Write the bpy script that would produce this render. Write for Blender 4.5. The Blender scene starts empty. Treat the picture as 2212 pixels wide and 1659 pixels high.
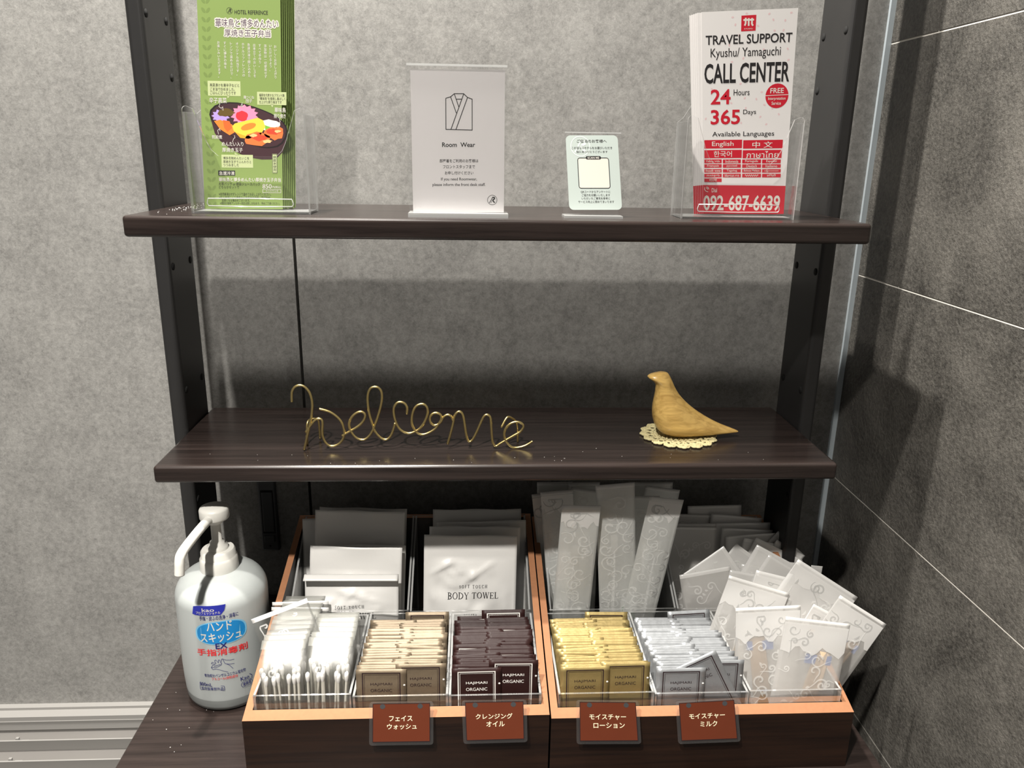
import bpy, bmesh, math, random
from mathutils import Vector, Matrix
random.seed(11)
SC = bpy.context.scene
COL = SC.collection
PI = math.pi

# ------------------------------------------------------------------ camera
CAM_LOC = Vector((-0.0329, -0.9957, 0.6587)); PITCH, YAW, ROLL, FPX = 0.2896, 0.0536, 0.0161, 1695.65
fw = Vector((math.sin(YAW)*math.cos(PITCH), math.cos(YAW)*math.cos(PITCH), -math.sin(PITCH)))
rt = Vector((math.cos(YAW), -math.sin(YAW), 0)); up = rt.cross(fw)
ra = math.cos(ROLL)*rt + math.sin(ROLL)*up; ub = -math.sin(ROLL)*rt + math.cos(ROLL)*up
cd = bpy.data.cameras.new('camera'); cam = bpy.data.objects.new('camera', cd); COL.objects.link(cam)
cam.matrix_world = Matrix(((ra.x, ub.x, -fw.x, CAM_LOC.x), (ra.y, ub.y, -fw.y, CAM_LOC.y), (ra.z, ub.z, -fw.z, CAM_LOC.z), (0, 0, 0, 1)))
cd.sensor_width = 36; cd.sensor_fit = 'HORIZONTAL'; cd.lens = FPX/2212*36; cd.clip_start = 0.02
SC.camera = cam
# ------------------------------------------------------------------ world, lamps, exposure
wd = bpy.data.worlds.new('room_ambient'); SC.world = wd; wd.use_nodes = True
wd.node_tree.nodes['Background'].inputs[0].default_value = (1.0, 0.96, 0.9, 1)
wd.node_tree.nodes['Background'].inputs[1].default_value = 0.10
def lamp(name, loc, power, size, cone=140, blend=.6, aim=(0, 0, -1), col=(1, .955, .885)):
    l = bpy.data.lights.new(name, 'SPOT'); l.energy = power; l.shadow_soft_size = size
    l.spot_size = math.radians(cone); l.spot_blend = blend; l.color = col
    o = bpy.data.objects.new(name, l); COL.objects.link(o); o.location = loc
    o.rotation_euler = Vector(aim).to_track_quat('-Z', 'Y').to_euler()
    return o
lamp('downlight_near_wall', (-.33, -.262, 1.75), 150, .022)
lamp('downlight_over_rack', (-.33, -.55, 1.75), 88, .022)
lamp('downlight_of_room', (-.42, -1.28, 1.75), 340, .03, 114, 1.0)
SC.view_settings.view_transform = 'Standard'; SC.view_settings.look = 'None'
SC.view_settings.exposure = 0.0; SC.view_settings.gamma = 1.0; SC.view_settings.use_curve_mapping = False
SC.cycles.transparent_max_bounces = 48; SC.cycles.max_bounces = 10

# ------------------------------------------------------------------ materials
MATS = {}
def new_mat(name):
    m = bpy.data.materials.new(name); m.use_nodes = True; m.node_tree.nodes.clear(); MATS[name] = m
    nt = m.node_tree; out = nt.nodes.new('ShaderNodeOutputMaterial')
    return m, nt, out
def N(nt, typ, **kw):
    n = nt.nodes.new(typ)
    for k, v in kw.items():
        if k in n.inputs: n.inputs[k].default_value = v
        else: setattr(n, k, v)
    return n
def c4(c): return (c[0], c[1], c[2], 1)
def srgb(r, g, b):
    f = lambda x: (x/255/12.92) if x <= 10.3 else ((x/255+.055)/1.055)**2.4
    return (f(r), f(g), f(b))
def plain(name, col, rough=.5, metal=0, spec=.5, noise=0, scale=60, bump=0, bscale=300):
    m, nt, out = new_mat(name)
    b = N(nt, 'ShaderNodeBsdfPrincipled', Roughness=rough, Metallic=metal)
    b.inputs['Base Color'].default_value = c4(col); b.inputs['Specular IOR Level'].default_value = spec
    if noise or bump:
        tc = N(nt, 'ShaderNodeTexCoord'); nz = N(nt, 'ShaderNodeTexNoise', Scale=scale, Detail=5.0)
        nt.links.new(tc.outputs['Object'], nz.inputs['Vector'])
        if noise:
            mx = N(nt, 'ShaderNodeMix', data_type='RGBA')
            mx.inputs[6].default_value = c4([x*(1-noise) for x in col]); mx.inputs[7].default_value = c4([min(1, x*(1+noise)) for x in col])
            nt.links.new(nz.outputs[0], mx.inputs[0]); nt.links.new(mx.outputs[2], b.inputs['Base Color'])
        if bump:
            n2 = N(nt, 'ShaderNodeTexNoise', Scale=bscale, Detail=4.0); nt.links.new(tc.outputs['Object'], n2.inputs['Vector'])
            bp = N(nt, 'ShaderNodeBump', Strength=bump, Distance=.001)
            nt.links.new(n2.outputs[0], bp.inputs['Height']); nt.links.new(bp.outputs[0], b.inputs['Normal'])
    nt.links.new(b.outputs[0], out.inputs[0]); return m
def film(name, col, opac, rough=.25, gloss=.12, bump=.0, bscale=120, transl=.3):
    """thin plastic film: part see-through, part milky, with a sheen"""
    m, nt, out = new_mat(name)
    d = N(nt, 'ShaderNodeBsdfDiffuse', Color=c4(col)); t = N(nt, 'ShaderNodeBsdfTranslucent', Color=c4(col))
    m1 = N(nt, 'ShaderNodeMixShader'); m1.inputs[0].default_value = transl
    nt.links.new(d.outputs[0], m1.inputs[1]); nt.links.new(t.outputs[0], m1.inputs[2])
    tr = N(nt, 'ShaderNodeBsdfTransparent'); m2 = N(nt, 'ShaderNodeMixShader'); m2.inputs[0].default_value = opac
    nt.links.new(tr.outputs[0], m2.inputs[1]); nt.links.new(m1.outputs[0], m2.inputs[2])
    g = N(nt, 'ShaderNodeBsdfGlossy', Roughness=rough); lw = N(nt, 'ShaderNodeFresnel', IOR=1.45)
    mu = N(nt, 'ShaderNodeMath', operation='MULTIPLY_ADD'); mu.inputs[1].default_value = .55; mu.inputs[2].default_value = gloss*.3
    nt.links.new(lw.outputs[0], mu.inputs[0])
    m3 = N(nt, 'ShaderNodeMixShader'); nt.links.new(mu.outputs[0], m3.inputs[0])
    nt.links.new(m2.outputs[0], m3.inputs[1]); nt.links.new(g.outputs[0], m3.inputs[2])
    if bump:
        tc = N(nt, 'ShaderNodeTexCoord'); n2 = N(nt, 'ShaderNodeTexNoise', Scale=bscale, Detail=3.0)
        nt.links.new(tc.outputs['Object'], n2.inputs['Vector'])
        bp = N(nt, 'ShaderNodeBump', Strength=bump, Distance=.002); nt.links.new(n2.outputs[0], bp.inputs['Height'])
        for s in (d, g, lw): nt.links.new(bp.outputs[0], s.inputs['Normal'])
    nt.links.new(m3.outputs[0], out.inputs[0]); return m
def wood(name, dark, light, rough=.35, axis='X', fine=1.0):
    m, nt, out = new_mat(name); tc = N(nt, 'ShaderNodeTexCoord'); mp = N(nt, 'ShaderNodeMapping')
    s = {'X': (2.2, 60*fine, 60*fine), 'Z': (60*fine, 60*fine, 2.2)}[axis]; mp.inputs['Scale'].default_value = s
    nt.links.new(tc.outputs['Object'], mp.inputs[0])
    nz = N(nt, 'ShaderNodeTexNoise', Scale=2.2, Detail=8.0, Roughness=.65, Distortion=.25); nt.links.new(mp.outputs[0], nz.inputs['Vector'])
    cr = N(nt, 'ShaderNodeValToRGB'); cr.color_ramp.elements[0].position = .3; cr.color_ramp.elements[1].position = .72
    cr.color_ramp.elements[0].color = c4(dark); cr.color_ramp.elements[1].color = c4(light)
    nt.links.new(nz.outputs[0], cr.inputs[0])
    b = N(nt, 'ShaderNodeBsdfPrincipled', Roughness=rough); nt.links.new(cr.outputs[0], b.inputs['Base Color'])
    bp = N(nt, 'ShaderNodeBump', Strength=.15, Distance=.0005); nt.links.new(nz.outputs[0], bp.inputs['Height']); nt.links.new(bp.outputs[0], b.inputs['Normal'])
    nt.links.new(b.outputs[0], out.inputs[0]); return m

def wallpaper():
    m, nt, out = new_mat('concrete_wallpaper'); tc = N(nt, 'ShaderNodeTexCoord')
    n1 = N(nt, 'ShaderNodeTexNoise', Scale=16.0, Detail=5.0, Roughness=.55); n2 = N(nt, 'ShaderNodeTexNoise', Scale=125.0, Detail=9.0, Roughness=.74, Distortion=.35)
    n3 = N(nt, 'ShaderNodeTexNoise', Scale=330.0, Detail=4.0, Roughness=.65, Distortion=1.6)
    for n in (n1, n2, n3): nt.links.new(tc.outputs['Object'], n.inputs['Vector'])
    a = N(nt, 'ShaderNodeMath', operation='MULTIPLY_ADD'); a.inputs[1].default_value = .34; nt.links.new(n1.outputs[0], a.inputs[0])
    b2 = N(nt, 'ShaderNodeMath', operation='MULTIPLY_ADD'); b2.inputs[1].default_value = .72; nt.links.new(n2.outputs[0], b2.inputs[0])
    c = N(nt, 'ShaderNodeMath', operation='MULTIPLY'); c.inputs[1].default_value = .46; nt.links.new(n3.outputs[0], c.inputs[0])
    nt.links.new(c.outputs[0], b2.inputs[2]); nt.links.new(b2.outputs[0], a.inputs[2])
    cr = N(nt, 'ShaderNodeValToRGB'); e = cr.color_ramp.elements
    e[0].position = .56; e[0].color = c4(WALL_LO); e[1].position = .95; e[1].color = c4(WALL_HI)
    nt.links.new(a.outputs[0], cr.inputs[0])
    b = N(nt, 'ShaderNodeBsdfPrincipled', Roughness=.62); b.inputs['Specular IOR Level'].default_value = .3
    nt.links.new(cr.outputs[0], b.inputs['Base Color'])
    bp = N(nt, 'ShaderNodeBump', Strength=.25, Distance=.0004); nt.links.new(n3.outputs[0], bp.inputs['Height']); nt.links.new(bp.outputs[0], b.inputs['Normal'])
    nt.links.new(b.outputs[0], out.inputs[0])
def slate():
    m, nt, out = new_mat('slate_tile'); tc = N(nt, 'ShaderNodeTexCoord')
    n1 = N(nt, 'ShaderNodeTexNoise', Scale=9.0, Detail=7.0, Roughness=.65, Distortion=.8); n2 = N(nt, 'ShaderNodeTexNoise', Scale=240.0, Detail=5.0, Roughness=.7)
    n4 = N(nt, 'ShaderNodeTexNoise', Scale=5.0, Detail=8.0, Roughness=.7, Distortion=1.6)
    for n in (n1, n2, n4): nt.links.new(tc.outputs['Object'], n.inputs['Vector'])
    ad = N(nt, 'ShaderNodeMath', operation='MULTIPLY_ADD'); ad.inputs[1].default_value = .55; nt.links.new(n1.outputs[0], ad.inputs[0])
    mu = N(nt, 'ShaderNodeMath', operation='MULTIPLY'); mu.inputs[1].default_value = .5; nt.links.new(n2.outputs[0], mu.inputs[0]); nt.links.new(mu.outputs[0], ad.inputs[2])
    cr = N(nt, 'ShaderNodeValToRGB'); e = cr.color_ramp.elements
    e[0].position = .38; e[0].color = c4(TILE_LO); e[1].position = .72; e[1].color = c4(TILE_HI); nt.links.new(ad.outputs[0], cr.inputs[0])
    b = N(nt, 'ShaderNodeBsdfPrincipled', Roughness=.5); nt.links.new(cr.outputs[0], b.inputs['Base Color'])
    b1 = N(nt, 'ShaderNodeBump', Strength=1.0, Distance=.0018); nt.links.new(n2.outputs[0], b1.inputs['Height'])
    rg = N(nt, 'ShaderNodeMath', operation='ABSOLUTE'); sb = N(nt, 'ShaderNodeMath', operation='SUBTRACT'); sb.inputs[1].default_value = .5
    nt.links.new(n4.outputs[0], sb.inputs[0]); nt.links.new(sb.outputs[0], rg.inputs[0])
    b3 = N(nt, 'ShaderNodeBump', Strength=.5, Distance=.005); nt.links.new(rg.outputs[0], b3.inputs['Height'])
    nt.links.new(b1.outputs[0], b3.inputs['Normal']); nt.links.new(b3.outputs[0], b.inputs['Normal'])
    nt.links.new(b.outputs[0], out.inputs[0])
WALL_LO, WALL_HI = (.150, .147, .140), (.335, .328, .312)
TILE_LO, TILE_HI = (.030, .0275, .024), (.155, .145, .128)
wallpaper(); slate()
plain('grout', (.66, .63, .58), .8); plain('corner_bead', (.40, .45, .48), .4)
wood('wenge', (.0105, .0072, .0064), (.036, .0255, .0225), .25); wood('walnut', (.006, .0024, .0014), (.026, .011, .0055), .42)
plain('raw_mdf', (.30, .132, .060), .75, noise=.12, scale=220); plain('black_metal', (.019, .0185, .0185), .40, noise=.1)
plain('hole_black', (.002, .002, .002), .9); plain('black_lining', (.01, .008, .007), .6)
plain('grey_metal', (.075, .078, .082), .42, .3); plain('grey_inset', (.05, .053, .057), .5, .2)
plain('white_metal', (.27, .262, .25), .5); plain('vent_panel', (.155, .147, .138), .6, noise=.1, scale=8)
plain('white_plastic', (.62, .61, .57), .35); plain('floor_tile', (.2, .19, .18), .6)
plain('brass', (.78, .62, .27), .34, 1.0); plain('doily_thread', (.62, .55, .30), .85)
plain('paper', (.68, .66, .65), .6); plain('grey_paper', (.88, .85, .85), .55); plain('mint_paper', (.46, .52, .49), .5)
plain('green_paper', srgb(128, 150, 82), .5); plain('green_dark', srgb(114, 135, 72), .5); plain('palegreen', srgb(186, 196, 146), .5)
INK = {'ink': (30, 28, 30), 'wine': (70, 45, 75), 'white': (212, 208, 200), 'red': (188, 20, 42), 'navy': (28, 30, 105), 'redprint': (220, 45, 50), 'blue': (40, 48, 160), 'sky': (28, 130, 195),
       'skylight': (120, 185, 220), 'bowl': (62, 38, 44), 'bowlrim': (28, 20, 22), 'rice': (240, 236, 224), 'leaf': (120, 180, 60), 'violet': (176, 150, 215), 'olive': (95, 75, 30), 'pink': (245, 140, 175), 'redfood': (222, 50, 60),
       'orange': (240, 130, 50), 'carrot': (225, 100, 45), 'egg': (250, 200, 70), 'eggdark': (230, 160, 45), 'chicken': (225, 115, 60), 'chickenred': (200, 70, 45), 'glaze': (250, 190, 130),
       'petal': (214, 186, 188), 'cream': (216, 208, 198), 'lettercream': (250, 240, 205), 'watermark': (212, 220, 216)}
for k, v in INK.items(): plain('ink_'+k, srgb(*v), .5)
plain('tag_brown', (.125, .029, .013), .3, noise=.08, scale=40)
plain('towel_wrap', (.70, .69, .67), .38, bump=.35, bscale=55)
plain('foil_brown', (.19, .148, .10), .5, .5, noise=.12, scale=35, bump=.4, bscale=90); plain('foil_dark', (.020, .007, .0065), .5, .0, .25, bump=.25, bscale=90)
plain('foil_gold', (.33, .25, .10), .45, .6, noise=.12, scale=35, bump=.4, bscale=90); plain('foil_silver', (.33, .342, .355), .45, .6, noise=.12, scale=35, bump=.4, bscale=90)
plain('print_dark', (.022, .010, .012), .45); plain('print_pale', (.78, .76, .72), .45)
plain('cotton', (.62, .61, .585), .9); plain('swab_stick', (.44, .425, .37), .6)
film('clear_film', (.43, .43, .385), .07, .45, .05, .3, 60); film('frosted_film', (.95, .96, .93), .54, .38, .2, .3, 45); film('milky_film', (.93, .92, .90), .70, .4, .2, .35, 40)
film('scroll_white', (.95, .95, .93), .5, .4, .1); film('scroll_grey', (.62, .62, .61), .5, .4, .2); film('scroll_faint', (.95, .95, .93), .22, .4, .1); film('swab_seal', (.46, .46, .42), .4, .4, .2); film('rear_film', (.90, .88, .85), .40, .4, .2, .35, 40); film('seal_band', (.92, .91, .89), .85, .3, .3)
film('acrylic', (.9, .92, .92), .012, .03, .0); film('acrylic_edge', (.86, .87, .86), .5, .15, .5)
film('lamination', (.9, .9, .9), .03, .08, .1)
plain('brush_wood', (.42, .31, .21), .6); plain('blue_bristle', (.20, .30, .62), .5); plain('tube_white', (.86, .86, .86), .4)
plain('green_print', (.10, .34, .12), .5)
def bottle_mat():
    m, nt, out = new_mat('bottle_plastic'); b = N(nt, 'ShaderNodeBsdfPrincipled', Roughness=.38)
    b.inputs['Base Color'].default_value = (.41, .435, .43, 1); b.inputs['Subsurface Weight'].default_value = .35
    b.inputs['Subsurface Radius'].default_value = (.02, .02, .02); b.inputs['Subsurface Scale'].default_value = .5
    nt.links.new(b.outputs[0], out.inputs[0])
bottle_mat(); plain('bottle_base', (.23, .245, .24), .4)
def bird_wood():
    m, nt, out = new_mat('bird_wood'); tc = N(nt, 'ShaderNodeTexCoord'); mp = N(nt, 'ShaderNodeMapping')
    mp.inputs['Rotation'].default_value = (0, -.45, 0); mp.inputs['Scale'].default_value = (10, 130, 130); nt.links.new(tc.outputs['Object'], mp.inputs[0])
    w = N(nt, 'ShaderNodeTexNoise', Scale=1.6, Detail=5.0, Distortion=.6); nt.links.new(mp.outputs[0], w.inputs['Vector'])
    cr = N(nt, 'ShaderNodeValToRGB'); cr.color_ramp.elements[0].position = .3; cr.color_ramp.elements[0].color = (.54, .325, .090, 1); cr.color_ramp.elements[1].position = .6; cr.color_ramp.elements[1].color = (.78, .51, .16, 1)
    nt.links.new(w.outputs[0], cr.inputs[0]); b = N(nt, 'ShaderNodeBsdfPrincipled', Roughness=.3); b.inputs['Coat Weight'].default_value = .3
    nt.links.new(cr.outputs[0], b.inputs['Base Color']); nt.links.new(b.outputs[0], out.inputs[0])
bird_wood()

# ------------------------------------------------------------------ mesh helpers
class MB:
    def __init__(s): s.v = []; s.f = []; s.m = []; s.sm = []; s.slots = []
    def slot(s, mat):
        if mat not in s.slots: s.slots.append(mat)
        return s.slots.index(mat)
    def add(s, verts, faces, mat, smooth=False):
        o = len(s.v); k = s.slot(mat); s.v += [tuple(x) for x in verts]
        for f in faces: s.f.append(tuple(i+o for i in f)); s.m.append(k); s.sm.append(smooth)
    def box(s, x0, x1, y0, y1, z0, z1, mat, top=None):
        o = len(s.v); k = s.slot(mat); kt = s.slot(top) if top else k
        s.v += [(x0, y0, z0), (x1, y0, z0), (x1, y1, z0), (x0, y1, z0), (x0, y0, z1), (x1, y0, z1), (x1, y1, z1), (x0, y1, z1)]
        for i, f in enumerate([(3, 2, 1, 0), (4, 5, 6, 7), (0, 1, 5, 4), (1, 2, 6, 5), (2, 3, 7, 6), (3, 0, 4, 7)]):
            s.f.append(tuple(a+o for a in f)); s.m.append(kt if i == 1 else k); s.sm.append(False)
    def prism(s, poly, axis, a, b, mat, side=None):
        """polygon (2D) extruded along axis between a and b. x: (y,z), y: (x,z), z: (x,y)"""
        P = {'x': lambda p, t: (t, p[0], p[1]), 'y': lambda p, t: (p[0], t, p[1]), 'z': lambda p, t: (p[0], p[1], t)}[axis]
        n = len(poly); vs = [P(p, a) for p in poly]+[P(p, b) for p in poly]
        s.add(vs, [tuple(range(n))[::-1], tuple(range(n, 2*n))], mat)
        o = len(s.v)-2*n; k = s.slot(side or mat)
        for i in range(n):
            j = (i+1) % n; s.f.append((o+i, o+j, o+n+j, o+n+i)); s.m.append(k); s.sm.append(False)
    def lathe(s, prof, mat, n=40, c=(0, 0), smooth=True):
        vs = []; fs = []
        for r, z in prof:
            for i in range(n): t = 2*PI*i/n; vs.append((c[0]+r*math.cos(t), c[1]+r*math.sin(t), z))
        for k in range(len(prof)-1):
            for i in range(n): j = (i+1) % n; fs.append((k*n+i, k*n+j, (k+1)*n+j, (k+1)*n+i))
        s.add(vs, fs, mat, smooth)
        s.add([vs[i] for i in range(n)], [tuple(range(n))[::-1]], mat); s.add([vs[-n+i] for i in range(n)], [tuple(range(n))], mat)
    def tube(s, pts, r, mat, n=8, closed=False, smooth=True):
        pts = [Vector(p) for p in pts]; m = len(pts); rs = r if isinstance(r, (list, tuple)) else [r]*m
        vs = []; fs = []; prev = None
        for i, p in enumerate(pts):
            if closed: d = pts[(i+1) % m]-pts[i-1]
            else: d = pts[min(i+1, m-1)]-pts[max(i-1, 0)]
            if d.length < 1e-9: d = Vector((0, 0, 1))
            d.normalize()
            if prev is None:
                a = Vector((0, 0, 1)) if abs(d.z) < .9 else Vector((1, 0, 0)); u = d.cross(a).normalized()
            else:
                u = prev-d*prev.dot(d); u = u.normalized() if u.length > 1e-6 else d.orthogonal().normalized()
            prev = u; w = d.cross(u)
            for k in range(n): t = 2*PI*k/n; vs.append(p+rs[i]*(math.cos(t)*u+math.sin(t)*w))
        for i in range(m if closed else m-1):
            j = (i+1) % m
            for k in range(n): l = (k+1) % n; fs.append((i*n+k, i*n+l, j*n+l, j*n+k))
        if not closed: fs += [tuple(range(n))[::-1], tuple(range((m-1)*n, m*n))]
        s.add(vs, fs, mat, smooth)
    def mesh(s, name):
        me = bpy.data.meshes.new(name); me.from_pydata(s.v, [], s.f)
        for m in s.slots: me.materials.append(MATS[m])
        me.polygons.foreach_set('material_index', s.m); me.polygons.foreach_set('use_smooth', s.sm)
        me.update(); return me
    def build(s, name, parent=None):
        o = bpy.data.objects.new(name, s.mesh(name)); COL.objects.link(o)
        if parent: o.parent = parent
        return o
def tag(o, label=None, cat=None, group=None, kind=None):
    if label: o['label'] = label
    if cat: o['category'] = cat
    if group: o['group'] = group
    if kind: o['kind'] = kind
    return o
def thing(name, label, cat, loc=(0, 0, 0), group=None):
    o = bpy.data.objects.new(name, None); COL.objects.link(o); o.location = loc; o.empty_display_size = .02
    return tag(o, label, cat, group)
def rounded_box(mb_name, x0, x1, y0, y1, z0, z1, r, mat, parent=None, seg=3):
    bm = bmesh.new(); bmesh.ops.create_cube(bm, size=1)
    for v in bm.verts: v.co = Vector((x0+(v.co.x+.5)*(x1-x0), y0+(v.co.y+.5)*(y1-y0), z0+(v.co.z+.5)*(z1-z0)))
    bmesh.ops.bevel(bm, geom=bm.edges[:], offset=r, segments=seg, profile=.5, affect='EDGES')
    me = bpy.data.meshes.new(mb_name); bm.to_mesh(me); bm.free(); me.materials.append(MATS[mat])
    o = bpy.data.objects.new(mb_name, me); COL.objects.link(o)
    if parent: o.parent = parent
    return o
def catmull(pts, k=6):
    out = []
    for i in range(len(pts)-1):
        p0, p1, p2, p3 = [Vector(pts[max(0, min(len(pts)-1, j))]) for j in (i-1, i, i+1, i+2)]
        for q in range(k):
            t = q/k; out.append(.5*((2*p1)+(p2-p0)*t+(2*p0-5*p1+4*p2-p3)*t*t+(3*p1-p0-3*p2+p3)*t**3))
    out.append(Vector(pts[-1])); return out
# ------------------------------------------------------------------ lettering
_TX = {}
def text_geo(body, weight=0, vert=False):
    key = (body, round(weight, 2), vert)
    if key in _TX: return _TX[key]
    cu = bpy.data.curves.new('lettering', 'FONT'); cu.size = 1; cu.resolution_u = 3; cu.offset = weight*.028
    cu.body = '\n'.join(body) if vert else body
    if vert: cu.align_x = 'CENTER'
    o = bpy.data.objects.new('lettering', cu); COL.objects.link(o)
    dg = bpy.context.evaluated_depsgraph_get(); ev = o.evaluated_get(dg); me = ev.to_mesh()
    vs = [(v.co.x, v.co.y) for v in me.vertices]; fs = [tuple(p.vertices) for p in me.polygons]
    ev.to_mesh_clear(); bpy.data.objects.remove(o); bpy.data.curves.remove(cu)
    if not vs: vs = [(0, 0)]
    xs = [v[0] for v in vs]; ys = [v[1] for v in vs]; w = max(xs)-min(xs) or 1; h = max(ys)-min(ys) or 1
    r = ([((x-min(xs))/w-.5, (y-min(ys))/h-.5) for x, y in vs], fs); _TX[key] = r
    return r
class Sheet:
    """flat printed sheet with four corners in space; u runs right, v runs up, n lifts off the face"""
    def __init__(s, TL, TR, BR, BL, base):
        s.c = [Vector(p)-Vector(base) for p in (TL, TR, BR, BL)]
        s.W = ((s.c[1]-s.c[0]).length+(s.c[2]-s.c[3]).length)/2; s.H = ((s.c[0]-s.c[3]).length+(s.c[1]-s.c[2]).length)/2
        s.n = (s.c[2]-s.c[3]).cross(s.c[0]-s.c[3]).normalized()
        s.bow = 0
    def P(s, u, v, n=0):
        TL, TR, BR, BL = s.c
        return (1-v)*((1-u)*BL+u*BR)+v*((1-u)*TL+u*TR)+s.n*((n*.25 if n > 0 else n)+s.bow*v*v*u)
    def body(s, mb, mat, th=.0004, radius=0, nx=8, nz=10):
        if radius:
            poly = []
            for cx, cy, a0 in ((radius, radius, 180), (s.W-radius, radius, 270), (s.W-radius, s.H-radius, 0), (radius, s.H-radius, 90)):
                for k in range(6): a = math.radians(a0+18*k); poly.append(((cx+radius*math.cos(a))/s.W, (cy+radius*math.sin(a))/s.H))
            n = len(poly); mb.add([s.P(u, v) for u, v in poly]+[s.P(u, v, -th) for u, v in poly], [tuple(range(n)), tuple(range(n, 2*n))[::-1]]+[(i, i+n, (i+1) % n+n, (i+1) % n) for i in range(n)], mat); return
        vs = []; fs = []
        for side, nn in ((0, 0), (1, -th)):
            for j in range(nz+1):
                for i in range(nx+1): vs.append(s.P(i/nx, j/nz, nn))
        q = (nx+1)*(nz+1); ix = lambda i, j, d: d*q+j*(nx+1)+i
        for j in range(nz):
            for i in range(nx):
                fs.append((ix(i, j, 0), ix(i+1, j, 0), ix(i+1, j+1, 0), ix(i, j+1, 0))); fs.append((ix(i, j, 1), ix(i, j+1, 1), ix(i+1, j+1, 1), ix(i+1, j, 1)))
        for i in range(nx): fs.append((ix(i, 0, 0), ix(i, 0, 1), ix(i+1, 0, 1), ix(i+1, 0, 0))); fs.append((ix(i, nz, 0), ix(i+1, nz, 0), ix(i+1, nz, 1), ix(i, nz, 1)))
        for j in range(nz): fs.append((ix(0, j, 0), ix(0, j+1, 0), ix(0, j+1, 1), ix(0, j, 1))); fs.append((ix(nx, j, 0), ix(nx, j, 1), ix(nx, j+1, 1), ix(nx, j+1, 0)))
        mb.add(vs, fs, mat)
    def text(s, mb, body, u, v, w, h, mat, weight=0, vert=False, lift=.0003):
        vs, fs = text_geo(body, weight, vert)
        mb.add([s.P(u+x*w, v+y*h, lift) for x, y in vs], fs, mat)
    def poly(s, mb, pts, mat, lift=.0002):
        n = len(pts); c = (sum(p[0] for p in pts)/n, sum(p[1] for p in pts)/n)
        bm = bmesh.new(); vv = [bm.verts.new((p[0]*s.W, p[1]*s.H, 0)) for p in pts]
        f = bm.faces.new(vv); r = bmesh.ops.triangulate(bm, faces=[f]); bm.verts.index_update()
        mb.add([s.P(p[0], p[1], lift) for p in pts], [tuple(v.index for v in f.verts) for f in bm.faces], mat); bm.free()
    def rect(s, mb, u, v, w, h, mat, lift=.0002): s.poly(mb, [(u-w/2, v-h/2), (u+w/2, v-h/2), (u+w/2, v+h/2), (u-w/2, v+h/2)], mat, lift)
    def disc(s, mb, u, v, r, mat, lift=.0002, n=28, a0=0, a1=360):
        s.poly(mb, [(u+r*math.cos(math.radians(a0+(a1-a0)*i/n))/s.W, v+r*math.sin(math.radians(a0+(a1-a0)*i/n))/s.H) for i in range(n)], mat, lift)
    def line(s, mb, pts, wd, mat, lift=.00025, closed=False):
        P2 = [Vector((p[0]*s.W, p[1]*s.H)) for p in pts]; m = len(P2); vs = []; fs = []
        for i, p in enumerate(P2):
            e = lambda v: v.normalized() if v.length else v
            d = e(P2[(i+1) % m]-p)+e(p-P2[i-1]) if (closed or 0 < i < m-1) else P2[min(i+1, m-1)]-P2[max(i-1, 0)]
            d = d.normalized() if d.length else Vector((1, 0))
            a = Vector((-d.y, d.x))
            if 0 < i < m-1 or closed:
                d1 = (p-P2[i-1]).normalized(); k = max(.35, abs(Vector((-d1.y, d1.x)).dot(a))); a = a/k
            for sg in (1, -1): q = p+a*wd/2*sg; vs.append(s.P(q.x/s.W, q.y/s.H, lift))
        for i in range(m if closed else m-1): j = (i+1) % m; fs.append((2*i, 2*i+1, 2*j+1, 2*j))
        mb.add(vs, fs, mat)
    def frame(s, mb, u, v, w, h, wd, mat, lift=.00025, r=0):
        if not r: pts = [(u-w/2, v-h/2), (u+w/2, v-h/2), (u+w/2, v+h/2), (u-w/2, v+h/2)]
        else:
            pts = []; W, H = w*s.W, h*s.H
            for cx, cy, a0 in ((-W/2+r, -H/2+r, 180), (W/2-r, -H/2+r, 270), (W/2-r, H/2-r, 0), (-W/2+r, H/2-r, 90)):
                for k in range(5): a = math.radians(a0+22.5*k); pts.append((u+(cx+r*math.cos(a))/s.W, v+(cy+r*math.sin(a))/s.H))
        s.line(mb, pts, wd, mat, lift, True)
    def logo(s, mb, u, v, r, mat):
        n = 28; s.line(mb, [(u+r*math.cos(2*PI*i/n)/s.W, v+r*math.sin(2*PI*i/n)/s.H) for i in range(n)], r*.09, mat, closed=True)
        q = lambda x, y: (u+x*r/s.W, v+y*r/s.H)
        s.line(mb, [q(-.62, -.62), q(-.2, .05), q(.1, .62)], r*.14, mat); s.line(mb, [q(-.3, -.62), q(.0, -.1)], r*.08, mat)
        s.line(mb, [q(.0, .58), q(.45, .52), q(.5, .25), q(.1, .05)], r*.24, mat); s.line(mb, [q(.1, .05), q(.3, -.35), q(.55, -.55)], r*.24, mat)

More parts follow.
